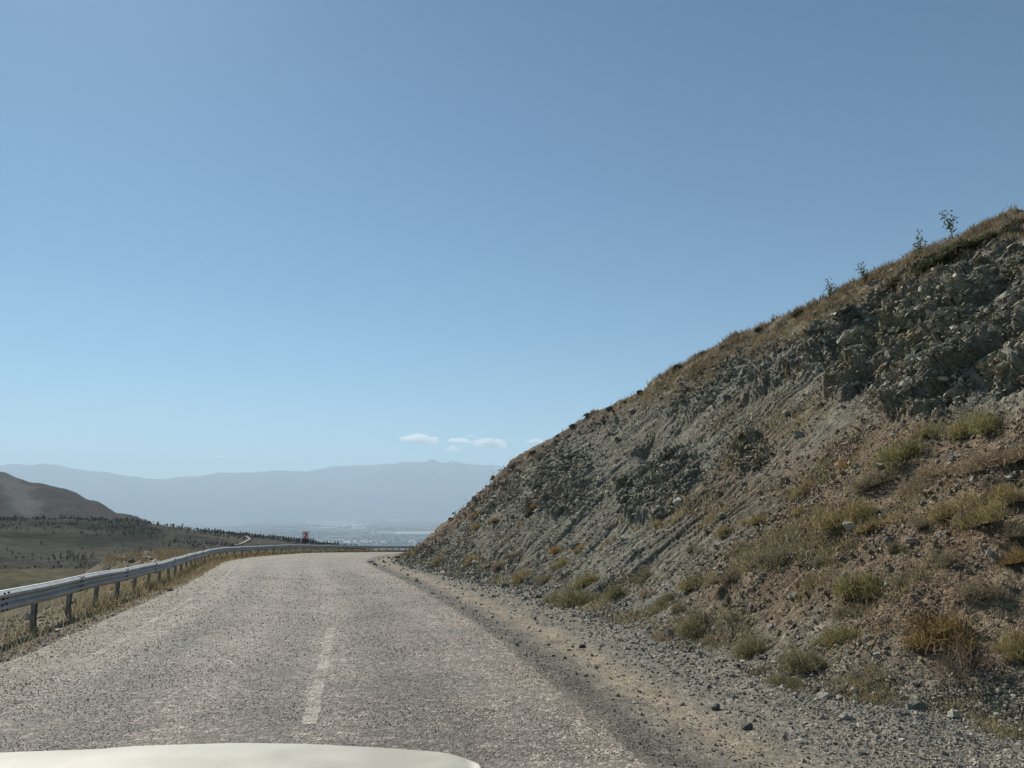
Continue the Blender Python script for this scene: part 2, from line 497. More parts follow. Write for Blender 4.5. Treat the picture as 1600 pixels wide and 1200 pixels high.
V, HN, HD, HA, HR, HRC, nr, nc = build_hill()
px, py, dep = project(V)
below = py - np.interp(px, SKYL[:, 0], SKYL[:, 1])         # how far under the crest line
def blob(cx, cy, rx, ry, rot=0, soft=0.5):
    c, s = math.cos(math.radians(rot)), math.sin(math.radians(rot))
    a = (px - cx) * c + (py - cy) * s; b = -(px - cx) * s + (py - cy) * c
    d = np.sqrt((a / rx) ** 2 + (b / ry) ** 2)
    return 1 - sstep(1 - soft, 1 + soft, d)
wn = fbm(V * 0.35, 4)                                       # ragged borders
behind = sstep(1.0, 1.06, HR / HRC)
out = np.zeros(len(V))
for a in ((1500, 530, 150, 75, -25), (1590, 470, 90, 110, 0), (1340, 545, 40, 75, 20), (1420, 470, 100, 40, -30), (1450, 590, 90, 55, -20),
          (1040, 735, 75, 38, -30), (1000, 770, 40, 35, 0), (880, 745, 45, 70, 20), (860, 690, 40, 30, -30), (1100, 590, 80, 35, -30), (1170, 700, 26, 26, 0),
          (1230, 560, 90, 40, -28), (960, 640, 60, 22, -30), (760, 775, 40, 22, -40), (1010, 600, 40, 14, -25), (790, 750, 35, 30, -40)):
    out = np.maximum(out, blob(*a) * (1 if a[0] > 1290 else 0.55))
out = np.clip(out + 0.55 * wn * (out > 0.02), 0, 1) * (1 - behind) * sstep(3, 20, below)
scree = np.maximum.reduce([blob(960, 700, 170, 120, -38), blob(900, 830, 190, 70, -30), blob(1200, 640, 120, 60, -30), blob(1000, 850, 200, 60, -28)]) * (1 - out)
grassy = np.clip(sstep(60, 18, below + wn * 40) * sstep(900, 1100, px) + 0.5 * sstep(16, 4, below + wn * 12) + behind, 0, 1)
brown = np.clip(sstep(980, 1300, px + wn * 260 + (py - 800) * 0.35) * sstep(560, 680, py + wn * 60) + 0.25 * wn, 0, 1)
# relief
toe_f = sstep(-0.2, 1.2, HD)
sc_far = np.clip(HR / 18, 0.6, 1.6)
disp = 0.42 * fbm(V * 0.22, 3) * toe_f * (1 - 0.4 * behind)
disp += 0.16 * fbm(V * 0.9 + 5, 4) * toe_f
disp += 0.045 * fbm(V * 4 + 9, 3) * sstep(-0.5, 0.3, HD)
warp = fbm(V * 0.5 + 31, 3)
rill = fbm(np.stack([HA * 5.5 + warp * 3.0, HD * 0.3, np.zeros_like(HA)], 1), 3, ridged=True)
disp -= 0.055 * sstep(0.25, 0.85, rill) * np.clip(scree * 1.2 + 0.18, 0, 1) * toe_f * (1 - grassy)
gull = fbm(np.stack([HA * 0.28 + warp * 0.5 + 3, HD * 0.05, np.zeros_like(HA) + 5], 1), 2, ridged=True)
disp -= 0.20 * sstep(0.3, 0.9, gull) * toe_f * (1 - out)
# broken rock: tilted slabs, offset block by block
mk = out > 0.01
ang = math.radians(-32)
def bedding(p):
    u = p[:, 0] * 0.75 + p[:, 1] * 0.1 ; s = p[:, 1] * 0.97 - p[:, 0] * 0.22
    zz = p[:, 2]
    a = s * math.cos(ang) + zz * math.sin(ang); b = -s * math.sin(ang) + zz * math.cos(ang)
    return np.stack([u, a, b], 1)
pb = bedding(V[mk] + 0.25 * np.stack([fbm(V[mk] * 1.3 + q, 2) for q in (1, 40, 80)], 1))
w1 = worley(pb * np.array([0.55, 0.5, 1.25]))
w2 = worley(pb * np.array([1.6, 1.3, 3.4]) + 11)
w3 = worley(pb * np.array([4.5, 3.6, 8.5]) + 23)
rk = 1.0 * (w1[2] - 0.42) + 0.48 * (w2[2] - 0.5) + 0.17 * (w3[2] - 0.5)
rk -= 0.25 * (1 - sstep(0.0, 0.12, w1[1] - w1[0])) + 0.12 * (1 - sstep(0, 0.12, w2[1] - w2[0]))
disp[mk] += rk * sstep(0.05, 0.5, out[mk]) * np.where(px[mk] > 1270, 0.9, 0.5) * sstep(14, 70, below[mk])
hol = np.zeros(len(V))
for a in ((1525, 600, 60, 22, -25), (1387, 500, 26, 50, 15), (1440, 622, 60, 18, -15), (1312, 560, 9, 40, 10), (1095, 600, 26, 34, 20), (1010, 705, 14, 26, 15), (1560, 450, 40, 16, -30), (985, 790, 20, 12, -20), (880, 775, 14, 16, 0), (1170, 706, 16, 14, 0), (1480, 470, 50, 10, -38)):
    hol = np.maximum(hol, blob(*a, soft=0.35))
disp -= np.where(px > 1270, 0.6, 0.35) * hol * (0.7 + 0.5 * wn) * (HR / 26)
edge_cut = (1 - behind) * sstep(45, 5, below) * sstep(700, 800, px)
disp += 0.22 * edge_cut * fbm(V * 0.8 + 50, 3)
VB = V.copy()
V = V + HN * disp[:, None]
# colour of the ground itself
c_grey = np.array([0.262, 0.248, 0.196]); c_green = np.array([0.28, 0.262, 0.20]); c_brown = np.array([0.215, 0.157, 0.094]); c_red = np.array([0.205, 0.132, 0.080])
c_straw = np.array([0.27, 0.205, 0.125]); c_rock = np.array([0.285, 0.266, 0.208]); c_yel = np.array([0.30, 0.26, 0.165])
n2 = fbm(V * 0.7 + 70, 4); n3 = fbm(V * 2.3 + 90, 3)
col = c_grey + (c_green - c_grey) * np.clip(scree + n2 * 0.8, 0, 1)[:, None]
def over(col, c, m): return col + (c - col) * np.clip(m, 0, 1)[:, None]
col = over(col, c_brown, brown * 0.9)
col = over(col, c_red, brown * sstep(0.05, 0.5, n2) * 0.7)
col = over(col, c_rock, out)
tmp = np.zeros(len(V)); tmp[mk] = sstep(0.72, 0.86, w2[3]) * out[mk]
col = over(col, c_yel, tmp * sstep(1250, 1350, px) * 0.8)
tmp[mk] = sstep(0.5, 0.3, w1[3]) * out[mk]
col = over(col, c_rock * 0.78, tmp * 0.8)
redc = sstep(30, 6, below + wn * 25) * sstep(1150, 950, px)
col = over(col, np.array([0.19, 0.145, 0.115]), redc * 0.9)
col = over(col, c_straw, grassy * np.clip(0.75 + n3, 0, 1))
gfoot = sstep(1.6, 0.2, HD)
col = over(col, np.array([0.245, 0.23, 0.185]), gfoot * 0.8)
col *= (1 + 0.25 * n3)[:, None]
fc = grid_faces(nr, nc)
hill = add('hillside', mesh_np('hillside', V, fc, [M_HILL], {'Col': col}))
tag(hill, 'steep grey and brown cut hillside of scree and broken rock beside the road', kind='structure')
Vg = V.reshape(nr, nc, 3); HNg = HN.reshape(nr, nc, 3)
ppx, ppy, _ = project(V)
_front = (HR < HRC * 1.0) & (HD > -0.3)
def hill_at(qx, qy):
    d = (ppx - qx) ** 2 + (ppy - qy) ** 2 + np.where(_front, 0, 1e9)
    k = int(d.argmin()); return k

# ------------------------------------------------------------------ near ground: shoulder, verge and the bank below the guardrail
def build_ground():
    azs = np.radians(np.concatenate([np.arange(-100, -36, 0.8), np.arange(-36, 36, 0.25), np.arange(36, 101, 0.8)]))
    R = np.geomspace(0.8, 150, 270)
    X = (R[:, None] * np.sin(azs)); Y = (R[:, None] * np.cos(azs))
    P = np.stack([X.ravel(), Y.ravel()], 1)
    g, ga, _ = sdist(P, rail[::3]); l, _, _ = sdist(P, ledge[::3]); e, ea, _ = sdist(P, redge[::3]); t, ta, tq = sdist(P, toe)
    z = zroad(P[:, 0], P[:, 1])
    P3 = np.concatenate([P, np.zeros((len(P), 1))], 1)
    inroad = (l > 0.12) & (e < -0.12)
    nz = 0.035 * fbm(P3 * 1.1, 4) + 0.012 * fbm(P3 * 7 + 4, 2)
    off = np.where(e > -0.2, nz * sstep(-0.1, 1.0, e) - 0.03 * np.exp(-((e - 0.25) / 0.22) ** 2) - 0.035 * np.exp(-((e - 0.75) / 0.25) ** 2) + 0.10 * sstep(1.2, 2.6, e) * (0.5 + fbm(P3 * 0.6 + 8, 3)), 0)
    out_ = -g
    off = np.where(l < 0.2, nz * sstep(0.1, -0.8, l) + 0.05 * sstep(0, -0.9, l) , off)
    bench = sstep(33, 39, P[:, 1]) * sstep(56, 49, P[:, 1])
    bank = np.maximum(out_ - 0.9 - 3.6 * bench, 0); off = off + 0.3 * bench * sstep(1.2, 2.5, out_) * sstep(6, 4, out_)
    off = off - np.where(out_ > 0.9, np.minimum(0.42 * bank + 0.02 * bank ** 1.5 * 0.2, 40), 0) + np.where(out_ > 0.9, 0.25 * fbm(P3 * 0.35 + 3, 4) * sstep(0.9, 4, out_), 0)
    z = z + off - np.where(inroad, 0.06, 0.0)
    z = np.where(t > 0.3, z - 0.3, z)
    Vv = np.stack([P[:, 0], P[:, 1], z], 1)
    n1 = fbm(P3 * 0.5 + 20, 4); n2 = fbm(P3 * 2.2 + 60, 3)
    col = np.tile(np.array([0.235, 0.218, 0.178]), (len(P), 1))
    dark = np.exp(-((e - 0.28 - n1 * 0.1) / 0.25) ** 2) * sstep(60, 40, P[:, 1])
    sand = np.exp(-((e - 0.82 - n1 * 0.2) / 0.30) ** 2)
    sand2 = np.exp(-((e - 1.7 - n1 * 0.3) / 0.22) ** 2) * 0.35
    col = over(col, np.array([0.155, 0.145, 0.125]), dark * 0.8)
    col = over(col, np.array([0.36, 0.295, 0.21]), (sand + sand2) * (0.7 + 0.6 * n2))
    col = over(col, np.array([0.22, 0.175, 0.105]), sstep(0.35, -0.6, l + n2 * 0.5) * 0.75)
    col = over(col, np.array([0.155, 0.14, 0.092]), sstep(2, 10, out_) * 0.8)
    col *= (1 + 0.25 * n2)[:, None]
    return mesh_np('ground', Vv, grid_faces(len(R), len(azs)), [M_GRND], {'Col': col}), Vv
gm, GV = build_ground()
ground = tag(add('ground', gm), 'dusty gravel shoulder and dry grassy bank along the road', kind='structure')
def ground_z(x, y):
    k = ((GV[:, 0] - x) ** 2 + (GV[:, 1] - y) ** 2).argmin(); return float(GV[k, 2])

# ------------------------------------------------------------------ road
def build_road():
    A = catmull([tuple(p) for p in (np.array(RAIL) + normals2(np.array(RAIL, float)) * 0.62)], 34)
    B = catmull(REDGE, 34)
    n = min(len(A), len(B)); W = 61
    u = np.linspace(0, 1, W); vlen = np.concatenate([[0], np.cumsum(np.linalg.norm(np.diff((A + B) / 2, axis=0), axis=1))])
    jl = fbm(np.stack([vlen * 1.6, vlen * 0, vlen * 0], 1), 4) * 0.16; jr = fbm(np.stack([vlen * 2.6, vlen * 0 + 9, vlen * 0], 1), 5, 0.65) * 0.13
    wd = np.linalg.norm(B - A, axis=1)
    uu = u[None] * (1 + (jr - jl * 0) / wd)[:, None] + (jl / wd)[:, None] * (1 - u[None])
    P = A[:, None] * (1 - uu[..., None]) + B[:, None] * uu[..., None]
    z = zroad(P[..., 0], P[..., 1]) + 0.015
    p3 = np.stack([P[..., 0], P[..., 1], P[..., 0] * 0], -1).reshape(-1, 3)
    z = z + 0.003 * fbm(p3 * 0.8, 3).reshape(z.shape)
    z[:, 0] -= 0.06; z[:, -1] -= 0.06
    Vv = np.concatenate([P, z[..., None]], -1).reshape(-1, 3)
    U = np.broadcast_to(u, z.shape).ravel(); VL = np.broadcast_to(vlen[:, None], z.shape).ravel()
    streak = fbm(np.stack([U * 9, VL * 0.05, U * 0], 1), 4)
    n1 = fbm(p3 * 0.35 + 7, 4)
    col = np.tile(np.array([0.195, 0.172, 0.142]), (len(Vv), 1))
    for c, wv, dk in ((0.20, 0.05, -1), (0.42, 0.05, -1), (0.62, 0.05, 1), (0.88, 0.05, 1)):
        col = over(col, np.array([0.275, 0.243, 0.198]), np.exp(-((U - c) / wv) ** 2) * 0.85)
    col = over(col, np.array([0.135, 0.127, 0.113]), sstep(0.0, 0.5, streak) * 0.7)
    col = over(col, np.array([0.31, 0.26, 0.2]), (sstep(0.90, 1.0, U + n1 * 0.05) + sstep(0.06, 0.0, U + n1 * 0.06)) * 0.7)
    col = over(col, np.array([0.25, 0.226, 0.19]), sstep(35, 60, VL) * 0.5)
    big = fbm(p3 * 0.9 + 40, 5, 0.6)
    col = over(col, np.array([0.235, 0.20, 0.158]), sstep(0.0, 0.45, big + 0.25 * sstep(0.5, 0.95, U)) * 0.6)
    col = over(col, np.array([0.105, 0.10, 0.09]), sstep(0.1, 0.5, fbm(p3 * 0.55 + 80, 5, 0.6)) * 0.55)
    for cc_ in (0.30, 0.72):
        col = over(col, np.array([0.125, 0.118, 0.104]), np.exp(-((U - cc_ + 0.015 * n1) / 0.05) ** 2) * 0.35 * sstep(45, 20, VL))
    col = over(col, np.array([0.235, 0.20, 0.142]), sstep(0.22, 0.0, U + 0.16 * big) * 0.8)
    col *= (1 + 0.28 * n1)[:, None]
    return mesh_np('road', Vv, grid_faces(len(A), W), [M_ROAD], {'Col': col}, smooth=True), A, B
rm, RA, RB = build_road()
road = tag(add('road', rm), 'worn pale chip seal road curving behind the hillside', kind='structure')

def strip(name, P, width, lift=0.022):
    P = np.asarray(P, float); n = normals2(P)
    q_ = np.linspace(0, 1, 260) * (len(P) - 1); P = np.stack([np.interp(q_, np.arange(len(P)), P[:, k]) for k in (0, 1)], 1); n = normals2(P)
    j1 = fbm(np.c_[P * 7, np.zeros(len(P))], 3)[:, None] * 0.045; j2 = fbm(np.c_[P * 7, np.zeros(len(P)) + 9], 3)[:, None] * 0.045
    L = P - n * (width / 2 + j1); Rr = P + n * (width / 2 + j2)
    VV = np.empty((len(P) * 2, 3)); VV[0::2, :2] = L; VV[1::2, :2] = Rr
    VV[:, 2] = zroad(VV[:, 0], VV[:, 1]) + 0.015 + lift
    i = np.arange(len(P) - 1) * 2
    return mesh_np(name, VV, np.stack([i, i + 1, i + 3, i + 2], 1), [M_PAINT])
cl = np.array([(-1.69, 6.71), (-2.97, 12.96)]); tt = np.linspace(-0.02, 1.02, 40)[:, None]
mk1 = add('road_marking', strip('road_marking', cl[0] * (1 - tt) + cl[1] * tt, 0.13, 0.006), road)
lm = rail + normals2(rail) * 1.62
sel = (lm[:, 1] > 9.5) & (lm[:, 1] < 52)
mk2 = add('road_marking', strip('road_marking', lm[sel], 0.12, 0.006), road)

# ------------------------------------------------------------------ far landscape: valley, knoll, ridge, hill, plain, mountains
PXK = np.array([-900, 0, 110, 215, 330, 450, 560, 650, 900, 1500])
def el(y): return (785 - y) / F
def knots(q):
    """radius -> height relative to the eye, for image columns q"""
    I = lambda v: np.interp(q, PXK, v)
    K = []
    K.append((20, I([-3] * 10)))
    K.append((60, I([-11, -11, -11, -11, -10, -9, -9, -10, -10, -10])))
    K.append((112, I([-12.8, -12.8, -12.6, -12.8, -14, -16, -18, -20, -22, -22])))
    K.append((165, 165 * I([el(866), el(870), el(868), el(877), el(894), el(905), el(915), el(920), el(930), el(930)])))
    K.append((260, I([-24, -24, -24, -26, -30, -36, -42, -45, -50, -50])))
    K.append((480, 480 * I([el(876), el(876), el(878), el(885), el(885), el(885), el(888), el(895), el(900), el(900)])))
    K.append((800, 800 * I([el(803), el(807), el(807), el(810), el(826), el(838), el(853), el(870), el(880), el(880)])))
    K.append((1100, 1100 * I([el(815), el(815), el(815), el(822), el(840), el(860), el(880), el(890), el(890), el(890)])))
    K.append((1500, 1500 * I([el(810), el(811), el(812), el(822), el(850), el(875), el(890), el(900), el(900), el(900)])))
    K.append((2200, 2200 * I([el(690), el(748), el(769), el(809), el(850), el(880), el(895), el(900), el(900), el(900)])))
    K.append((3200, I([-150, -150, -160, -190, -230, -280, -300, -310, -310, -310])))
    K.append((6200, I([-480] * 10)))
    K.append((7500, I([-500] * 10)))
    K.append((23000, I([-500] * 10)))
    K.append((26500, I([50, 60, 80, 60, 40, 120, 200, 260, 300, 300])))
    mx = [-900, 0, 60, 85, 130, 200, 250, 310, 350, 430, 480, 520, 560, 600, 640, 665, 675, 690, 705, 740, 775, 800, 830, 900, 1500]
    my = [725, 738, 735, 736, 740, 749, 751, 748, 742, 740, 738, 731, 729, 726, 723, 724, 719, 724, 721, 726, 728, 733, 738, 735, 735]
    K.append((31000, 31000 * el(np.interp(q, mx, my))))
    K.append((33500, 31000 * el(np.interp(q, mx, my)) * 0.55))
    return K
laz = np.radians(np.arange(-75, 42, 0.19))
lq = 800 + F * np.tan(laz) * 1.0
LK = knots(lq); LR = np.log(np.array([k[0] for k in LK])); LZ = np.array([k[1] for k in LK])
def land_z(R):
    """R: (n,) radii -> (n, ncol)"""
    lr = np.log(R); j = np.clip(np.searchsorted(LR, lr) - 1, 0, len(LR) - 2)
    t = (lr - LR[j]) / (LR[j + 1] - LR[j]); t = np.clip(t, 0, 1); t = 0.35 * t + 0.65 * t * t * (3 - 2 * t)
    return CH + LZ[j] * (1 - t)[:, None] + LZ[j + 1] * t[:, None]
def land_piece(name, r0, r1, nrow, noise_amp, colf, label):
    R = np.geomspace(r0, r1, nrow)
    Z = land_z(R); X = R[:, None] * np.sin(laz); Y = R[:, None] * np.cos(laz)
    P = np.stack([X, Y, Z], -1).reshape(-1, 3)
    rr = np.repeat(R, len(laz)); pq, pv, _ = project(P)
    q3 = np.stack([P[:, 0] / rr * 1.0, P[:, 1] / rr, np.log(rr)], 1)
    fr = P * np.array([1, 1, 0])
    amp = noise_amp(rr)
    P[:, 2] += amp * (fbm(fr / (amp[:, None] * 14 + 1e-6) * 1.0 + 13, 5)) + amp * 0.5 * fbm(fr / (rr[:, None] * 0.02) + 3, 3)
    col = colf(P, rr, pq, pv)
    o = add(name, mesh_np(name, P, grid_faces(nrow, len(laz)), [M_LAND], {'Col': col}, smooth=True))
    return tag(o, label, kind='structure'), P, rr, pq, pv

def relief(piece, fn):
    o, P, rr, pq, pv = piece
    P[:, 2] += fn(P, rr); o.data.vertices.foreach_set('co', P.astype(np.float32).ravel()); o.data.update(); return piece
def c_field(P, r, q, v):
    n = fbm(P * 0.03, 4); c = np.tile(np.array([0.084, 0.083, 0.060]), (len(P), 1))
    c = over(c, np.array([0.105, 0.096, 0.068]), sstep(0.0, 0.4, n)); c = over(c, np.array([0.075, 0.078, 0.06]), sstep(200, 330, r)); return c
def c_ridge(P, r, q, v):
    n = fbm(P * np.array([0.012, 0.012, 0.03]), 4); c = np.tile(np.array([0.082, 0.078, 0.064]), (len(P), 1))
    c = over(c, np.array([0.115, 0.095, 0.07]), sstep(0.1, 0.45, n)); c = over(c, np.array([0.042, 0.044, 0.036]), sstep(0.05, -0.35, n)); return c
def c_hill(P, r, q, v):
    n = fbm(P * 0.006, 4); c = np.tile(np.array([0.07, 0.058, 0.05]), (len(P), 1))
    c = over(c, np.array([0.115, 0.11, 0.1]), sstep(0.05, 0.4, n + 0.6 * np.exp(-((q - 25 - (v - 780) * 0.5) / 30) ** 2) - 0.2)); return c
def c_plain(P, r, q, v):
    n = worley(np.stack([P[:, 0] / 900, P[:, 1] / 700, P[:, 0] * 0], 1))[2]
    c = np.array([0.085, 0.09, 0.07])[None] * (0.6 + 0.9 * n)[:, None]
    c = over(c, np.array([0.45, 0.43, 0.38]), sstep(0.93, 0.95, n) * 0.8)
    dx = (P[:, 0] / np.maximum(P[:, 1], 1)); pale = sstep(0.075, 0.05, np.abs(dx + 0.185)) * sstep(550, 250, np.abs(P[:, 1] - 10000 + 400 * fbm(P * 0.001, 2)))
    return over(c, np.array([0.42, 0.40, 0.35]), pale)
def c_mtn(P, r, q, v):
    n = fbm(P * 0.0004, 4); return np.array([0.085, 0.082, 0.075])[None] * (1 + 0.6 * n)[:, None]
field = land_piece('valley_field', 26, 300, 45, lambda r: 0.004 * r, c_field, 'dull green grassy knoll below the guardrail')
ridge = land_piece('wooded_ridge', 300, 1120, 110, lambda r: 0.004 * r * (1 - 0.5 * sstep(700, 800, r)), c_ridge, 'dark sparsely wooded ridge across the valley')
dhill = land_piece('dark_hill', 1120, 3200, 60, lambda r: 0.006 * r, c_hill, 'bare dark hill rising behind the wooded ridge')
plain = land_piece('valley_plain', 3200, 23000, 55, lambda r: 0.0006 * r, c_plain, 'hazy valley plain with fields and a far town')
mtn = land_piece('mountains', 23000, 33500, 60, lambda r: 0.0035 * r * sstep(23000, 27000, r), c_mtn, 'pale blue mountain range beyond the hazy plain')

relief(dhill, lambda P, r: 34 * fbm(P * np.array([0.0035, 0.0035, 0]) + 3, 4, ridged=True) * sstep(1300, 1700, r) * sstep(2250, 1950, r) - 12 * sstep(1300, 1700, r) * sstep(2250, 1950, r))
relief(mtn, lambda P, r: (420 * fbm(P * np.array([0.00045, 0.0003, 0]) + 8, 4, ridged=True) - 160) * sstep(23200, 26000, r) * sstep(31000, 28500, r) + 60 * fbm(P * np.array([0.0016, 0.0006, 0]), 3) * sstep(29000, 31000, r))
# ------------------------------------------------------------------ haze
hm = bpy.data.materials.new('haze'); hm.use_nodes = True
t = hm.node_tree
for n in list(t.nodes): t.nodes.remove(n)
ho = t.nodes.new('ShaderNodeOutputMaterial'); pv_ = t.nodes.new('ShaderNodeVolumePrincipled')
pv_.inputs['Color'].default_value = (0.66, 0.84, 1.0, 1); pv_.inputs['Density'].default_value = 5.6e-5; pv_.inputs['Anisotropy'].default_value = 0.1
t.links.new(pv_.outputs[0], ho.inputs['Volume'])
hb = MB(); hb.box((0, 16500, 720), (74000, 39000, 2560))
hz = hb.build('haze', hm); tag(hz, 'pale blue haze filling the valley air', kind='stuff')

# ------------------------------------------------------------------ stones
def hull_rock(n, seed, flat=0.65):
    r = np.random.default_rng(seed)
    p = r.normal(size=(n, 3)); p /= np.linalg.norm(p, axis=1)[:, None]
    for _ in range(25):                                     # spread the corners
        d = p[:, None] - p[None]; L = (d ** 2).sum(-1) + np.eye(n)
        p = p + 0.05 * (d / L[..., None] ** 1.5).sum(1); p /= np.linalg.norm(p, axis=1)[:, None]
    bm = bmesh.new()
    for q in p: bm.verts.new(q)
    bmesh.ops.convex_hull(bm, input=bm.verts[:])
    bmesh.ops.triangulate(bm, faces=bm.faces[:])
    bm.verts.index_update()
    vv = np.array([v.co[:] for v in bm.verts]); ff = np.array([[v.index for v in f.verts] for f in bm.faces]); bm.free()
    vv = np.sign(vv) * np.abs(vv) ** 0.75
    vv *= (0.7 + 0.6 * r.random((len(vv), 1))) * np.array([1, 0.72 + 0.3 * r.random(), flat * (0.7 + 0.5 * r.random())])
    return vv * 0.5, ff
PEB = [hull_rock(6, k) for k in range(14)]
STN = [hull_rock(14, 100 + k) for k in range(12)]
BIG = [hull_rock(26, 200 + k, 0.7) for k in range(14)]

def rand_rot(n, r, tilt=1.0):
    q = r.normal(size=(n, 4)) * np.array([1, tilt, tilt, 1]); q /= np.linalg.norm(q, axis=1)[:, None]
    w_, x, y, z = q.T
    return np.stack([np.stack([1 - 2 * (y * y + z * z), 2 * (x * y - z * w_), 2 * (x * z + y * w_)], -1),
                     np.stack([2 * (x * y + z * w_), 1 - 2 * (x * x + z * z), 2 * (y * z - x * w_)], -1),
                     np.stack([2 * (x * z - y * w_), 2 * (y * z + x * w_), 1 - 2 * (x * x + y * y)], -1)], -2)
def scatter(protos, pos, size, R, col):
    Vs, Fs, Cs = [], [], []; b = 0
    pick = rng.integers(0, len(protos), len(pos))
    for k, (pv, pf) in enumerate(protos):
        i = np.nonzero(pick == k)[0]
        if len(i) == 0: continue
        vv = np.einsum('nij,vj->nvi', R[i], pv) * size[i][:, None, None] + pos[i][:, None]
        Vs.append(vv.reshape(-1, 3)); Fs.append((pf[None] + (np.arange(len(i)) * len(pv))[:, None, None]).reshape(-1, 3) + b)
        Cs.append(np.repeat(col[i], len(pv), 0)); b += len(i) * len(pv)
    return np.concatenate(Vs), np.concatenate(Fs), np.concatenate(Cs)
def stone_cols(n, base):
    c = base * (0.55 + 0.9 * rng.random((n, 1)))
    pal = rng.random(n) < 0.10
    c[pal] = np.array([0.34, 0.32, 0.26]) * (0.7 + 0.6 * rng.random((pal.sum(), 1)))
    return c

_ex = np.array([0.25, -0.97, 0.50]); _ex /= np.linalg.norm(_ex); _ey = np.array([-0.9, -0.2, -0.15]); _ey -= _ex * (_ey @ _ex); _ey /= np.linalg.norm(_ey)
BED = np.stack([_ex, _ey, np.cross(_ex, _ey)], 1)           # lie of the bedding
inview = _front & (ppx > -60) & (ppx < 1750) & (ppy < 1290)
dens = (0.35 + (0.5 + 0.6 * (ppx > 1270)) * out + 0.55 * brown + 1.1 * gfoot + 0.5 * sstep(-0.1, 0.5, n2)) * (1 - 0.85 * grassy) * (1 - 0.6 * scree) * inview
dens *= np.clip(0.35 + 1.6 * sstep(-0.25, 0.4, fbm(V * 0.55 + 200, 3)), 0, 2)
cdf = np.cumsum(dens); cdf /= cdf[-1]
def pick_hill(n): return np.searchsorted(cdf, rng.random(n))
def hill_stones(protos, n, lo, hi, a):
    k = pick_hill(n)
    sz = lo * (1 - rng.random(n) * (1 - (lo / hi) ** a)) ** (-1 / a)         # power law, in photo pixels
    sz = sz * (1 + 0.5 * out[k]) * HR[k] / F
    pos = V[k] + rng.normal(size=(n, 3)) * (0.004 * HR[k])[:, None] * np.array([1, 1, 0.3])
    pos += HN[k] * (sz * 0.08)[:, None]
    Rr = rand_rot(n, rng); pl = (out[k] > 0.3) & (rng.random(n) < 0.8)
    Rr[pl] = BED @ rand_rot(pl.sum(), rng, 0.14)[:, :, :] @ np.diag([1.5, 1.0, 0.55])
    return scatter(protos, pos, sz, Rr, stone_cols(n, np.maximum(col[k] * 1.05, 0.12)))
v1, f1, c1 = hill_stones(PEB, 84000, 1.7, 8, 2.0)
v2, f2, c2 = hill_stones(STN, 5500, 4.2, 10, 2.6)
tag(add('scree_gravel', mesh_np('scree_gravel', np.concatenate([v1, v2]), np.concatenate([f1, f2 + len(v1)]), [M_ROCK], {'Col': np.concatenate([c1, c2])})),
    'loose grey and brown stones littering the cut slope', kind='stuff')

# gravel on the shoulder and the verge
def shoulder_points(n):
    qx = rng.uniform(-20, 1640, n * 6); qy = rng.uniform(866, 1215, n * 6)
    P = np.array([on_ground(a, b) for a, b in zip(qx, qy)])
    e, _, _ = sdist(P, redge[::4]); tdist, _, _ = sdist(P, toe); l, _, _ = sdist(P, ledge[::4]); g, _, _ = sdist(P, rail[::4])
    pr = np.where((e > 0) & (tdist < 0.4), 0.16 + 0.8 * sstep(0.9, 2.0, e), 0) + np.where((l < 0.2) & (g > -6), 0.28, 0)
    ok = rng.random(len(P)) < pr; return P[ok][:n]
SP = shoulder_points(22000)
gz = np.array([ground_z(a, b) for a, b in SP[:0]])
from mathutils.kdtree import KDTree
kd = KDTree(len(GV))
for i, p in enumerate(GV): kd.insert((p[0], p[1], 0), i)
kd.balance()
def gzf(x, y):
    tot = 0; wz = 0
    for co, i, d in kd.find_n((x, y, 0), 3):
        q = 1 / (d + 1e-4); tot += q; wz += q * GV[i, 2]
    return wz / tot
SPz = np.array([gzf(a, b) for a, b in SP])
rsp = np.hypot(SP[:, 0], SP[:, 1])
ssz = 2.0 * (1 - rng.random(len(SP)) * (1 - (2.0 / 9) ** 2.2)) ** (-1 / 2.2) * rsp / F
v1, f1, c1 = scatter(PEB, np.concatenate([SP, (SPz + ssz * 0.1)[:, None]], 1), ssz, rand_rot(len(SP), rng, 0.6), stone_cols(len(SP), np.array([0.27, 0.245, 0.195])))
tag(add('shoulder_gravel', mesh_np('shoulder_gravel', v1, f1, [M_ROCK], {'Col': c1})), 'grey gravel strewn over the dusty road shoulder', kind='stuff')

# coarse chippings standing proud of the road seal
n = 36000; qx = rng.uniform(-20, 1250, n * 2); qy = 892 + 300 * rng.random(n * 2) ** 0.8
d_ = np.stack([(qx - 800) / F, cP - (600 - qy) / F * sP, sP + (600 - qy) / F * cP], 1); t_ = CH / -(d_[:, 2] + SL * d_[:, 1]); P = d_[:, :2] * t_[:, None]
e, _, _ = sdist(P, redge[::6]); l, _, _ = sdist(P, ledge[::6])
cl_ = fbm(np.concatenate([P * 0.7, np.zeros((len(P), 1))], 1), 4)
P = P[(e < 0.25) & (l > -0.2) & (rng.random(len(P)) < 0.65 + 1.3 * cl_)][:n]; rp = np.hypot(P[:, 0], P[:, 1])
cs_ = (1.3 + 1.3 * rng.random(len(P)) ** 2) * rp / F
cb = np.array([0.34, 0.30, 0.245]) * (0.6 + 0.8 * rng.random((len(P), 1))); cb = np.where(rng.random((len(P), 1)) < 0.3, np.array([0.33, 0.25, 0.19]) * (0.6 + 0.7 * rng.random((len(P), 1))), cb)
e, _, _ = sdist(P, redge[::6]); l, _, _ = sdist(P, ledge[::6]); uf = np.clip(l / np.maximum(l - e, 0.1), 0, 1)
trk = sum(np.exp(-((uf - q) / 0.05) ** 2) for q in (0.2, 0.42, 0.62, 0.88)); pt = fbm(np.concatenate([P * 0.45, np.ones((len(P), 1))], 1), 4)
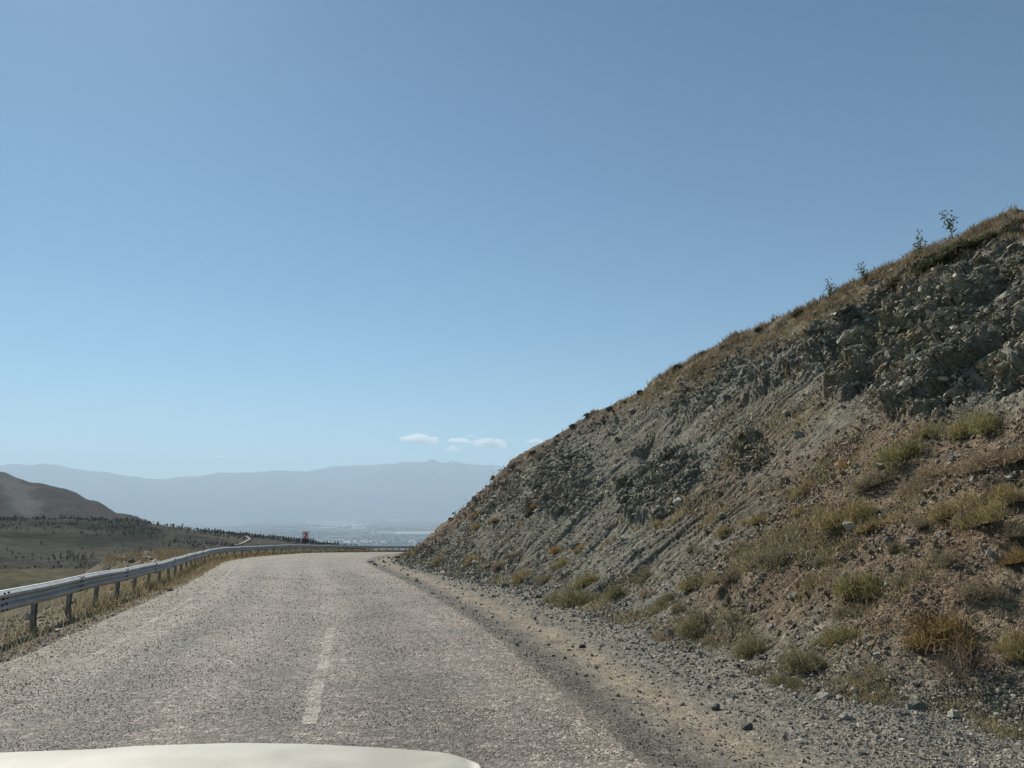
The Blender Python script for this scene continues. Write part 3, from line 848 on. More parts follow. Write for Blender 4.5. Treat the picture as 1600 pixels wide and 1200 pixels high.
cb = cb * (0.82 + 0.32 * np.clip(trk, 0, 1) + 0.55 * pt)[:, None]
v1, f1, c1 = scatter(PEB, np.concatenate([P, (zroad(P[:, 0], P[:, 1]) + 0.015 + cs_ * 0.08)[:, None]], 1), cs_, rand_rot(len(P), rng), cb)
tag(add('road_chippings', mesh_np('road_chippings', v1, f1, [M_ROCK], {'Col': c1})), 'coarse pale stone chippings of the worn road seal', kind='stuff')

# single rocks one can pick out
RM = {'grey': solid_rock('grey_rock', (0.30, 0.282, 0.228)), 'pale': solid_rock('pale_rock', (0.36, 0.33, 0.255)), 'dark': solid_rock('dark_rock', (0.15, 0.145, 0.125)), 'brown': solid_rock('brown_rock', (0.25, 0.19, 0.13))}
bigme = {}
for kname, mat in RM.items():
    bigme[kname] = []
    for j, (vv, ff) in enumerate(BIG):
        me = mesh_np('rock', vv, ff, [mat]); bigme[kname].append(me)
def put_rock(name, kind, loc, size, stretch=(1, 1, 1), rot=None, parent=None):
    o = bpy.data.objects.new(name, random.choice(bigme[kind])); C.objects.link(o)
    o.location = loc; o.scale = [size * q for q in stretch]
    o.rotation_euler = rot or (random.uniform(-0.5, 0.5), random.uniform(-0.5, 0.5), random.uniform(0, 6.28))
    if parent is not None: o.parent = parent
    return o
# slabs standing proud of the broken rock bands: pieces of the hillside
wslab = np.where(inview & (out > 0.45) & (ppx < 1640), out * np.where(ppx > 1270, 1.5, 0.8), 0); cs = np.cumsum(wslab); cs /= cs[-1]
for k in np.searchsorted(cs, rng.random(170)):
    s_ = random.choice([10, 11, 13, 15, 18, 23]) * (1.0 if ppx[k] > 1270 else 0.62) * HR[k] / F
    kd_ = random.choices(['grey', 'pale', 'dark', 'brown'], [5, 1.6 if ppx[k] > 1270 else 0.5, 3, 1])[0]
    p = V[k] + HN[k] * s_ * 0.05
    put_rock('rock_slab', kd_, p, s_, (1.5, 1.0, 0.55), tuple((Matrix(BED.tolist()) @ Euler((random.gauss(0, 0.15), random.gauss(0, 0.15), random.choice((0, math.pi)) + random.gauss(0, 0.3))).to_matrix()).to_euler()), hill)
# loose rocks
lrock = {'grey': 'grey angular rock lying loose on the scree slope', 'pale': 'pale straw-grey rock lying loose on the scree slope',
         'dark': 'dark rock lying loose on the scree slope', 'brown': 'brown rock lying loose on the reddish soil of the slope'}
wl = np.where(inview & (out < 0.3) & (grassy < 0.3) & (ppx < 1620) & (ppy < 1210) & (ppx > 780), 0.3 + brown + gfoot, 0); cs = np.cumsum(wl); cs /= cs[-1]
for k in np.searchsorted(cs, rng.random(120)):
    s_ = random.choice([9, 10, 11, 12, 14, 17]) * HR[k] / F
    kd_ = random.choices(['grey', 'pale', 'dark', 'brown'], [5, 1.2, 1.5, 3.0 if brown[k] > 0.5 else 0.0])[0]
    o = put_rock('rock', kd_, V[k] + HN[k] * s_ * 0.12, s_)
    tag(o, lrock[kd_], 'rock', kd_ + ' rocks on the slope')
for (qx, qy, s_, kd_) in [(1432, 1108, 26, 'dark'), (1412, 1128, 17, 'dark'), (1468, 1122, 16, 'pale'), (1320, 1132, 15, 'grey'), (1285, 1092, 16, 'grey'), (1492, 1132, 20, 'grey'), (1370, 1140, 13, 'pale'),
                          (1118, 1108, 14, 'dark'), (1166, 1137, 15, 'dark'), (1155, 1045, 14, 'dark'), (1092, 1022, 13, 'pale'), (1046, 994, 15, 'pale'), (1064, 1098, 11, 'pale'), (910, 1010, 11, 'dark'), (1130, 1034, 12, 'grey'), (1255, 1160, 12, 'pale'), (1345, 1180, 14, 'grey'), (12, 1050, 18, 'dark')]:
    x, y = on_ground(qx, qy); s2 = s_ * math.hypot(x, y) / F
    if sdist(np.array([[x, y]]), toe)[0][0] > 0.2:
        k = hill_at(qx, qy); p = V[k]
    else: p = (x, y, gzf(x, y))
    o = put_rock('rock', kd_, (p[0], p[1], p[2] + s2 * 0.15), s2)
    tag(o, {'dark': 'dark angular rock on the gravel shoulder at the foot of the slope', 'pale': 'pale flat stone on the gravel shoulder at the foot of the slope', 'grey': 'grey rough stone on the gravel shoulder at the foot of the slope'}[kd_] if qx > 100 else 'lone dark rock on the verge below the guardrail', 'rock', kd_ + ' stones on the shoulder' if qx > 100 else None)
for k in range(34):                                         # pale rubble behind the guardrail
    qx = random.gauss(214, 16) if k < 24 else random.gauss(347, 6)
    d = ray(qx, 880 if k < 24 else 866); y = random.uniform(36, 44) if k < 24 else random.uniform(47, 51); x = d[0] / d[1] * y
    s2 = random.uniform(0.15, 0.42)
    kd_ = 'pale' if k < 24 or k % 2 else 'dark'
    o = put_rock('rubble_stone', kd_, (x, y, gzf(x, y) + s2 * 0.15), s2)
    tag(o, ('white rubble stone heaped behind the guardrail' if kd_ == 'pale' else 'dark rubble stone behind the guardrail where it begins to bend'), 'rock', kd_ + ' rubble behind the guardrail')
for k in range(16):
    qx = random.uniform(85, 240); i = None
    gpt = rail[np.argmin(np.abs(rail[:, 1] - random.uniform(14, 26)))]
    x, y = gpt[0] - random.uniform(0.35, 1.0), gpt[1]
    s2 = random.uniform(0.07, 0.2)
    tag(put_rock('verge_stone', 'pale', (x, y, gzf(x, y) + s2 * 0.2), s2), 'small white stone in the dry grass under the guardrail', 'rock', 'white stones under the guardrail')

# ------------------------------------------------------------------ plants
def blades_mesh(name, P0, P1, width, colr, bend=0.2, mat=None):
    """tapered curved blades from P0 to P1"""
    n = len(P0); mid = (P0 + P1) / 2 + np.random.default_rng(3).normal(size=(n, 3)) * (np.linalg.norm(P1 - P0, axis=1) * bend * 0.4)[:, None]
    d = P1 - P0; side = np.cross(d, rng.normal(size=(n, 3))); side /= np.linalg.norm(side, axis=1)[:, None] + 1e-9
    wv = width[:, None] * side / 2
    Vv = np.stack([P0 - wv, P0 + wv, mid - wv * 0.8, mid + wv * 0.8, P1], 1).reshape(-1, 3)
    b = np.arange(n)[:, None] * 5
    Ff = np.concatenate([b + [0, 1, 3], b + [0, 3, 2], b + [2, 3, 4]])
    return mesh_np(name, Vv, Ff, [mat or M_LEAF], {'Col': np.repeat(colr, 5, 0)})
PAL = {'tussock': [(0.30, 0.262, 0.12), (0.35, 0.298, 0.145), (0.24, 0.212, 0.10), (0.38, 0.315, 0.17)],
       'green': [(0.23, 0.22, 0.125), (0.28, 0.26, 0.15), (0.195, 0.192, 0.11), (0.32, 0.285, 0.175)],
       'straw': [(0.31, 0.262, 0.175), (0.26, 0.222, 0.15), (0.35, 0.297, 0.20), (0.23, 0.197, 0.135)],
       'orange': [(0.37, 0.24, 0.10), (0.32, 0.205, 0.095), (0.41, 0.28, 0.13), (0.25, 0.18, 0.10)],
       'dead': [(0.20, 0.16, 0.13), (0.25, 0.19, 0.155), (0.15, 0.12, 0.10), (0.29, 0.23, 0.17)]}
def pal_cols(kind, n, spread=0.3):
    p = np.array(PAL[kind]); return p[rng.integers(0, len(p), n)] * (1 - spread + 2 * spread * rng.random((n, 1)))
def make_bush(kind, seed, n=1500):
    """unit bush (width about 1): returns stems mesh, foliage mesh"""
    r = np.random.default_rng(seed)
    hgt = {'tussock': 0.8, 'green': 0.85, 'straw': 0.65, 'orange': 0.7, 'dead': 0.9}[kind]
    nl = r.integers(4, 8); lc = np.concatenate([r.normal(size=(nl, 2)) * 0.2, np.zeros((nl, 1))], 1); lr = r.uniform(0.16, 0.36, nl); lr[0] = 0.36
    lb = r.choice(nl, n, p=lr ** 2 / (lr ** 2).sum())
    th = r.uniform(0, 2 * math.pi, n); ph = np.arccos(r.uniform(0.05, 1, n))
    d = np.stack([np.sin(ph) * np.cos(th), np.sin(ph) * np.sin(th), np.cos(ph)], 1)
    lump = 0.75 + 0.6 * perlin(d * 2.6 + lb[:, None] * 5.3 + seed * 3.1) + 0.2 * r.normal(size=n)
    P1 = lc[lb] + d * np.array([1, 1, hgt * 1.5]) * (lr[lb] * np.clip(lump, 0.3, 1.35))[:, None]
    back = (d * 0.8 + np.array([0, 0, 0.7]) + r.normal(size=(n, 3)) * 0.55); back /= np.linalg.norm(back, axis=1)[:, None]
    P0 = P1 - back * (0.08 + 0.22 * r.random((n, 1)))
    P0[:, 2] = np.maximum(P0[:, 2], -0.02)
    P1[:, 2] = np.maximum(P1[:, 2], 0.02)
    wd = np.full(n, 0.010) * (0.6 + 0.8 * r.random(n))
    fol = blades_mesh('foliage', P0, P1, wd, pal_cols(kind, n, 0.4))
    m = 90 if kind == 'dead' else 46
    th = r.uniform(0, 2 * math.pi, m); ph = np.arccos(r.uniform(0.15, 1, m))
    e = np.stack([np.sin(ph) * np.cos(th), np.sin(ph) * np.sin(th), np.cos(ph)], 1) * np.array([0.46, 0.46, hgt * 0.72]) * r.uniform(0.5, 1.05, (m, 1))
    st = blades_mesh('stems', r.normal(size=(m, 3)) * 0.03 * np.array([1, 1, 0.2]) - np.array([0, 0, 0.05]), e, np.full(m, 0.02), np.tile(np.array([[0.12, 0.095, 0.07]]), (m, 1)))
    return st, fol
PROTO = {k: [make_bush(k, 10 * i + j, 650 if k == 'dead' else 2600) for j in range(4)] for i, k in enumerate(PAL)}
def put_bush(name, kind, k, wpx, label, cat, group, sx=1.0, sz=1.0, lift=0.0):
    s_ = wpx * HR[k] / F
    root = empty(name, V[k] + np.array([0, 0, -0.03 * s_ + lift]))
    # lean out from the slope a little, along the ground
    root.rotation_euler = (random.uniform(-0.15, 0.15), -0.28 + random.uniform(-0.1, 0.1), random.uniform(-0.4, 0.4))
    root.scale = (s_ * sx, s_ * random.uniform(0.9, 1.2), s_ * sz)
    st, fo = random.choice(PROTO[kind])
    rz = random.uniform(0, 6.28)
    for nm, me in (('stems', st), ('foliage', fo)):
        c = add(nm, me, root); c.rotation_euler = (0, 0, rz)
    return tag(root, label, cat, group)
BUSH = """1560 665 52 tussock|1515 678 48 tussock|1440 682 40 tussock|1415 708 46 tussock|1372 748 52 straw|1455 738 46 straw|1438 760 44 straw|1562 722 66 straw|1562 775 56 tussock|1525 815 60 tussock|1478 806 50 tussock|1335 806 62 tussock|1260 770 46 tussock|1322 728 22 orange|1250 802 28 tussock|1362 826 36 tussock|1215 866 48 straw|1316 820 40 straw|1440 818 40 straw
1346 922 66 tussock|1326 952 40 straw|1316 1000 62 tussock|1270 1040 64 green|1232 1076 58 green|1212 1070 40 green|1457 990 84 orange|1508 1040 84 dead|1590 1015 60 tussock|1448 1170 40 straw|1550 1165 60 green|1592 1165 60 tussock|1205 868 30 straw|1420 905 36 straw|1385 975 30 straw|1535 930 40 straw|1480 880 36 straw|1575 880 40 orange
1086 915 48 tussock|1141 905 44 straw|1092 980 72 green|1179 1018 60 green|1022 1000 34 straw|893 945 62 green|865 940 34 green|925 944 40 green|963 932 36 green|1010 930 26 straw|1045 936 26 green|917 910 40 tussock|1004 902 30 straw|876 884 32 tussock|870 862 24 orange|958 854 32 orange|1153 868 30 tussock|1185 1052 26 straw|1022 960 22 tussock|818 905 36 tussock|1062 955 28 green
1135 832 34 tussock|1185 816 28 tussock|908 860 22 tussock|1030 822 20 tussock|1157 858 30 straw|830 793 18 orange|744 808 22 orange|775 815 22 orange|747 825 22 tussock|740 878 34 tussock|710 860 22 tussock|690 880 28 green|655 884 26 green|780 885 28 straw|640 872 20 tussock|800 870 22 straw|850 905 26 straw|1290 880 26 straw|1080 860 20 straw|1400 860 30 straw|1500 735 34 straw|1590 830 40 straw|1270 910 24 tussock|1110 1000 24 straw"""
BLAB = {'tussock': ('grass_tussock', 'yellow-green tussock', 'tussock'), 'green': ('broom_shrub', 'olive green shrub', 'shrub'),
        'straw': ('dry_tussock', 'straw brown tussock', 'tussock'), 'orange': ('rust_shrub', 'rusty orange shrub', 'shrub'), 'dead': ('dead_shrub', 'leafless grey-pink dead shrub', 'shrub')}
BL = []
for it in BUSH.replace('\n', '|').split('|'):
    a, b, wpx, kd_ = it.split(); BL.append((hill_at(float(a), float(b)), float(wpx) * random.uniform(1.1, 1.35), kd_))
SHORT = {'tussock': 'a yellow-green tussock', 'green': 'an olive shrub', 'straw': 'a straw tussock', 'orange': 'a rusty orange shrub', 'dead': 'the leafless dead shrub'}
for ii, (k, wpx, kd_) in enumerate(BL):
    nm, lab, cat = BLAB[kd_]; wid = wpx * HR[k] / F
    lab = ('large ' if wid > 0.75 else ('small ' if wid < 0.5 else '')) + lab
    if HD[k] < 1.2: zone = 'at the gravelly foot of the slope'
    else:
        zone = ('low on' if HD[k] < 3 else ('partway up' if HD[k] < 5.5 else 'high on')) + (' the reddish soil' if brown[k] > 0.45 else ' the grey scree')
    dd = sorted((float(np.linalg.norm(V[k] - V[o2[0]])), o2[2]) for jj, o2 in enumerate(BL) if jj != ii and o2[2] != kd_)
    near = f', beside {SHORT[dd[0][1]]}' if dd[0][0] < 1.6 else ''
    if kd_ == 'dead': near, zone = ', beside the large orange shrub', 'on the reddish soil'
    put_bush(nm, kd_, k, wpx, lab + ' ' + zone + near, cat, None if kd_ == 'dead' else f'{lab} {zone}{near}', 1.0, random.uniform(0.8, 1.0))

# low dark cushions along the crest
def make_cushion(seed, n=1500):
    r = np.random.default_rng(seed)
    th = r.uniform(0, 2 * math.pi, n); ph = np.arccos(r.uniform(0.0, 1, n))
    d = np.stack([np.sin(ph) * np.cos(th), np.sin(ph) * np.sin(th), np.cos(ph)], 1)
    rad = np.clip(0.75 + 0.5 * perlin(d * 2.6 + seed), 0.4, 1.2) * r.uniform(0.75, 1.03, n)
    P0 = d * np.array([0.5, 0.4, 0.36]) * rad[:, None]
    P1 = P0 + (d + r.normal(size=(n, 3)) * 0.6) * 0.055
    c = np.array([0.105, 0.108, 0.062]) * (0.6 + 0.9 * r.random((n, 1)))
    fol = blades_mesh('foliage', P0, P1, np.full(n, 0.035), c)
    m = 40; e = d[:m] * np.array([0.45, 0.36, 0.3]) * rad[:m, None]
    return blades_mesh('stems', np.zeros((m, 3)) - [0, 0, 0.08], e, np.full(m, 0.03), np.tile([[0.07, 0.055, 0.04]], (m, 1))), fol
CUSH = [make_cushion(40 + j) for j in range(4)]
for (a, b, wpx) in [(1500, 392, 74), (1458, 414, 52), (1545, 372, 44), (1400, 440, 34), (1320, 478, 30), (1248, 486, 30), (1098, 549, 24), (1058, 572, 22), (950, 628, 18), (918, 645, 16), (893, 662, 16), (832, 704, 16), (1000, 608, 14), (1185, 512, 18), (1388, 470, 40), (1590, 352, 40), (1575, 405, 34), (1130, 540, 16), (870, 676, 12), (975, 617, 12)]:
    k = hill_at(a, b + 3); s_ = wpx * HR[k] / F
    root = empty('cushion_shrub', V[k] - np.array([0, 0, 0.03 * s_])); root.rotation_euler = (0, -0.3, random.uniform(-0.3, 0.3)); root.scale = (s_, s_ * 1.1, s_ * random.uniform(0.6, 0.85))
    st, fo = random.choice(CUSH)
    for nm, me in (('stems', st), ('foliage', fo)):
        c = add(nm, me, root); c.rotation_euler.z = random.uniform(0, 6.28) if nm == 'foliage' else 0
    big = wpx > 50
    tag(root, ('wide dark green juniper cushion below the tallest sprig' if wpx > 70 else 'dark olive juniper cushion next to the widest one') if big else 'small dark cushion shrub along the crest of the cut', 'shrub', None if big else 'cushion shrubs along the crest')

# tall leafy sprigs against the sky
def sprig(a, b, hpx, seed, label, nst):
    k = hill_at(a, b); H = hpx * HR[k] / F; r = random.Random(seed)
    root = tag(empty('leafy_sprig', V[k] - np.array([0, 0, 0.05])), label, 'plant')
    L0, L1 = [], []
    for i in range(nst):
        h = H * (1 if i == 0 else r.uniform(0.45, 0.85)); lean = r.uniform(-0.35, 0.35) * (0.4 if i == 0 else 1.2); ly = r.uniform(-0.2, 0.2)
        pts = [Vector((lean * h * q * q + 0.03 * h * math.sin(q * 5 + i), ly * h * q, h * q)) for q in np.linspace(0, 1, 7)]
        mb = MB(); mb.tube(pts, [0.012 * (1 - 0.7 * q) * H for q in np.linspace(0, 1, 7)], 4); mb.build('stem', M_STEM, root)
        for j in range(34):
            q = r.uniform(0.35, 1.0) ; p = pts[min(int(q * 6), 5)].lerp(pts[min(int(q * 6) + 1, 6)], q * 6 % 1)
            tw = p + Vector((r.gauss(0, 0.07), r.gauss(0, 0.07), r.gauss(0.02, 0.04))) * H
            dd = Vector((r.gauss(0, 1), r.gauss(0, 1), r.gauss(0.2, 0.7))).normalized() * H * r.uniform(0.06, 0.10)
            L0.append(tw); L1.append(tw + dd)
    n = len(L0); c = np.array([0.13, 0.145, 0.075]) * (0.6 + 0.8 * rng.random((n, 1)))
    add('leaves', blades_mesh('leaves', np.array(L0), np.array(L1), np.full(n, 0.05 * H), c), root)
sprig(1487, 372, 46, 1, 'tallest leafy sprig on the crest above the wide juniper cushion', 3)
sprig(1438, 404, 46, 2, 'leafy sprig with one tall stem beside the juniper cushions on the crest', 3)
sprig(1352, 444, 34, 3, 'bushy leafy sprig of several stems among dry crest grass', 6)
sprig(1297, 468, 32, 4, 'thin sparse sprig lowest down the crest line', 4)
sprig(1206, 502, 17, 5, 'tiny twiggy sprig between grass tufts on the crest', 4)

# grasses nobody could count
def grass_obj(name, pos, hgt, wid, cols, label, lean=0.35):
    n = len(pos); d = rng.normal(size=(n, 3)) * np.array([lean, lean, 0.12]) + np.array([0, 0, 1])
    d /= np.linalg.norm(d, axis=1)[:, None]
    me = blades_mesh(name, pos - np.array([0, 0, 0.02]), pos + d * hgt[:, None], wid, cols, 0.25)
    return tag(add(name, me), label, kind='stuff')
wg = np.where((HR < HRC * 1.05) & (ppx < 1660) & (ppx > 700), grassy * (0.06 + sstep(950, 1120, ppx)) * np.clip(0.4 + 2.0 * fbm(V * 1.1 + 300, 3), 0, 2), 0); cs = np.cumsum(wg); cs /= cs[-1]
k = np.searchsorted(cs, rng.random(22000))
cc = np.where(rng.random((len(k), 1)) < 0.55, pal_cols('straw', len(k)), (pal_cols('orange', len(k)) + pal_cols('dead', len(k)) * 1.2) * 0.45)
grass_obj('crest_grass', V[k] + rng.normal(size=(len(k), 3)) * 0.05 * np.array([1, 1, 0]), (3 + 8 * rng.random(len(k)) ** 1.5) * HR[k] / F, 0.8 * HR[k] / F * (0.6 + rng.random(len(k))), cc, 'rusty dry grass along the crest of the cut')
wg = np.where(inview & (HD > 0.2), np.clip(brown * 0.9 + 0.25 * gfoot, 0, 1) * sstep(0.05, 0.4, fbm(V * 0.8 + 400, 3)) * (1 - out), 0); cs = np.cumsum(wg); cs /= cs[-1]
k = np.searchsorted(cs, rng.random(16000))
cc = np.where(rng.random((len(k), 1)) < 0.6, pal_cols('straw', len(k)), pal_cols('tussock', len(k)))
grass_obj('slope_grass', V[k] + rng.normal(size=(len(k), 3)) * 0.03 * np.array([1, 1, 0]), (5 + 9 * rng.random(len(k))) * HR[k] / F, 1.0 * HR[k] / F * (0.6 + rng.random(len(k))), cc, 'thin dry grass between the stones of the slope', 0.6)
n = 52000
i = rng.integers(0, len(rail), n); o_ = np.where(rng.random(n) < 0.62, rng.normal(0.15, 0.28, n), -rng.gamma(1.5, 1.3, n)); o_ = np.minimum(o_, 0.9)
q = rail[i] + normals2(rail)[i] * o_[:, None] + rng.normal(size=(n, 2)) * 0.12
keepn = fbm(np.concatenate([q * 0.8, np.zeros((n, 1))], 1), 3) + 0.25 * rng.normal(size=n) > -0.05 + 0.25 * np.clip(o_ - 0.6, 0, 1)
keepn &= (q[:, 1] > 8) & (rng.random(n) < np.clip(1.5 - q[:, 1] / 120, 0.2, 1))
q = q[keepn]; bz = np.array([gzf(a, b) for a, b in q]); rq = np.hypot(q[:, 0], q[:, 1]); h_ = (0.10 + 0.22 * rng.random(len(q))) * np.clip(1.15 - 0.5 * o_[keepn], 0.4, 1.3)
cc = np.where(rng.random((len(q), 1)) < 0.6, pal_cols('straw', len(q)), pal_cols('tussock', len(q)))
gsel = (q[:, 1] < 15)[:, None] & (rng.random((len(q), 1)) < 0.6)
cc = np.where(gsel, pal_cols('green', len(q)), cc)
grass_obj('verge_grass', np.concatenate([q, bz[:, None]], 1), h_, np.maximum(0.009, 0.8 * rq / F), cc, 'dry straw coloured grass along the foot of the guardrail')
n = 9000; y_ = rng.uniform(38, 53, n); k = np.array([np.argmin(np.abs(rail[:, 1] - a)) for a in y_]); o_ = -rng.uniform(1.0, 4.6, n)
q = rail[k] + normals2(rail)[k] * o_[:, None]; kk = fbm(np.concatenate([q * 0.5, np.zeros((n, 1)) + 9], 1), 3) > -0.1; q = q[kk]
bz = np.array([gzf(a, b) for a, b in q])
grass_obj('bank_grass', np.concatenate([q, bz[:, None]], 1), 0.12 + 0.25 * rng.random(len(q)), np.full(len(q), 0.025), pal_cols('straw', len(q)) * 0.8, 'tall straw grass on the bench behind the guardrail')

# ------------------------------------------------------------------ guardrail
gr = tag(empty('guardrail', (RAIL[2][0], RAIL[2][1], float(zroad(*RAIL[2])))), 'galvanised W-beam guardrail on short steel posts along the outer road edge', 'guardrail')
GO = np.array(gr.location)
ds = np.concatenate([[0], np.cumsum(np.linalg.norm(np.diff(rail, axis=0), axis=1))]); RN = normals2(rail)
def rail_at(s): return np.array([np.interp(s, ds, rail[:, 0]), np.interp(s, ds, rail[:, 1])]), np.array([np.interp(s, ds, RN[:, 0]), np.interp(s, ds, RN[:, 1])])
s0 = ds[np.argmin(np.hypot(rail[:, 0] + 7.83, rail[:, 1] - 13.04))]
PROF = [(0.755, 0.000), (0.752, 0.018), (0.735, 0.032), (0.700, 0.080), (0.662, 0.083), (0.622, 0.010), (0.598, 0.004), (0.574, 0.010), (0.532, 0.083), (0.494, 0.080), (0.459, 0.032), (0.446, 0.018), (0.442, 0.0)]
def sag(s): return 0.012 * math.sin(s * 0.37) + 0.008 * math.sin(s * 1.13 + 2)
j = 0; s_ = s0 - 10.0
while s_ < ds[-1] - 5:
    st = np.linspace(s_, s_ + 4.16, 10); VV = []
    for s in st:
        p, n2d = rail_at(s); zb = float(zroad(p[0], p[1])) + sag(s)
        for th in (0, 0.005):
            for (z, d) in PROF:
                d2 = d + th + (0.006 if j % 2 else 0)
                VV.append((p[0] + n2d[0] * d2 - GO[0], p[1] + n2d[1] * d2 - GO[1], zb + z + (th * 0.3) - GO[2]))
    m = len(PROF); FF = []
    for a in range(len(st) - 1):
        b0 = a * 2 * m; b1 = b0 + 2 * m
        for q in range(m - 1):
            FF.append((b0 + q, b0 + q + 1, b1 + q + 1, b1 + q)); FF.append((b0 + m + q, b1 + m + q, b1 + m + q + 1, b0 + m + q + 1))
        for q in (0, m - 1): FF.append((b0 + q, b1 + q, b1 + m + q, b0 + m + q))
    for b0 in (0, (len(st) - 1) * 2 * m):
        for q in range(m - 1): FF.append((b0 + q, b0 + m + q, b0 + m + q + 1, b0 + q + 1))
    beam = add('beam', mesh_np('beam', VV, FF, [M_STEEL], smooth=False), gr)
    if s_ < s0 + 30:                                        # splice bolts
        mb = MB()
        p, n2d = rail_at(s_ + 0.08); zb = float(zroad(p[0], p[1])) + sag(s_)
        for (z, d) in ((0.72, 0.062), (0.64, 0.052), (0.555, 0.052), (0.475, 0.062)):
            for o2 in (0.0, 0.16):
                p, n2d = rail_at(s_ + 0.02 + o2)
                mb.box((p[0] + n2d[0] * (d + 0.016) - GO[0], p[1] + n2d[1] * (d + 0.016) - GO[1], zb + z - GO[2]), (0.026, 0.026, 0.026), math.atan2(n2d[1], n2d[0]))
        mb.build('bolt', M_BOLT, beam)
    s_ += 4.0; j += 1
s_ = s0 - 8.0
while s_ < ds[-1] - 3:
    p, n2d = rail_at(s_); a = math.atan2(n2d[1], n2d[0]); zb = gzf(p[0] - n2d[0] * 0.15, p[1] - n2d[1] * 0.15); zt = float(zroad(p[0], p[1])) + 0.735
    Rm = Matrix.Rotation(a + random.uniform(-0.05, 0.05), 3, 'Z') @ Matrix.Rotation(random.gauss(0, 0.018), 3, 'Y') @ Matrix.Rotation(random.gauss(0, 0.025), 3, 'X')
    h = zt - zb + 0.3; cz = zt - h / 2; mb = MB()
    def loc(dx, dy): 
        q = Rm @ Vector((dx, dy, 0)); return (p[0] + q[0] - GO[0], p[1] + q[1] - GO[1], cz - GO[2])
    mb.box(loc(-0.13, 0), (0.008, 0.112, h), R=Rm); mb.box(loc(-0.095, 0.053), (0.062, 0.006, h), R=Rm); mb.box(loc(-0.095, -0.053), (0.062, 0.006, h), R=Rm)
    po = mb.build('post', M_POST, gr)
    mb = MB(); q = Rm @ Vector((-0.035, 0, 0)); mb.box((p[0] + q[0] - GO[0], p[1] + q[1] - GO[1], zt - 0.14 - GO[2]), (0.058, 0.09, 0.2), R=Rm)
    mb.build('spacer', M_POST, po)
    s_ += 2.0

# ------------------------------------------------------------------ chevron sign
def chevron():
    Y = 75.0; d = ray(477.5, 836); X = d[0] / d[1] * Y; zc = CH + d[2] / d[1] * Y
    zb = gzf(X, Y) - 0.2
    root = tag(empty('chevron_sign', (X, Y, zb)), 'small red and white chevron bend sign behind the guardrail', 'sign')
    W, H = 0.66, 0.62; c = zc - zb
    white = plain_mat('sign_white', (0.85, 0.76, 0.76), 0.5, 0, 0.08); red = plain_mat('sign_red', (0.42, 0.035, 0.045), 0.5, 0, 0.1); dk = plain_mat('sign_dark', (0.045, 0.055, 0.06), 0.6, 0, 0.1)
    yaw = 0.22
    Rz = Matrix.Rotation(yaw, 3, 'Z')
    for x in (-0.12, 0.14):
        m = MB(); q = Rz @ Vector((x, 0.05, 0)); m.box((q[0], q[1], (c + H / 2) / 2), (0.06, 0.05, c + H / 2), yaw); m.build('post', M_POST, root)
    m = MB(); m.box((0, 0, c), (W, 0.02, H), yaw); pan = m.build('panel', white, root)
    def poly(name, pts, mat, yoff):
        vv = []
        for yy in (yoff, yoff - 0.006):
            for (x, z) in pts:
                q = Rz @ Vector((x, yy, 0)); vv.append((q[0], q[1], c + z))
        n = len(pts); ff = [tuple(range(n)), tuple(range(2 * n - 1, n - 1, -1))] + [(i, i + n, (i + 1) % n + n, (i + 1) % n) for i in range(n)]
        me = bpy.data.meshes.new(name); me.from_pydata(vv, [], ff); me.materials.append(mat); add(name, me, pan)
    poly('chevron', [(-0.14, 0.27), (0.03, 0.27), (0.19, 0.0), (0.03, -0.27), (-0.14, -0.27), (0.02, 0.0)], red, -0.013)
    m = MB()
    for (x, z, sx, szz) in ((0, H / 2, W + 0.04, 0.05), (0, -H / 2, W + 0.04, 0.05)): m.box((0, 0, c + z), (sx, 0.032, szz), yaw)
    m.build('border', red, pan)
    m = MB(); q = Rz @ Vector((0.0, -0.0, 0)); m.box((q[0], q[1], c - H / 2 - 0.25), (0.5, 0.02, 0.4), yaw); m.build('lower_plate', dk, root)
chevron()

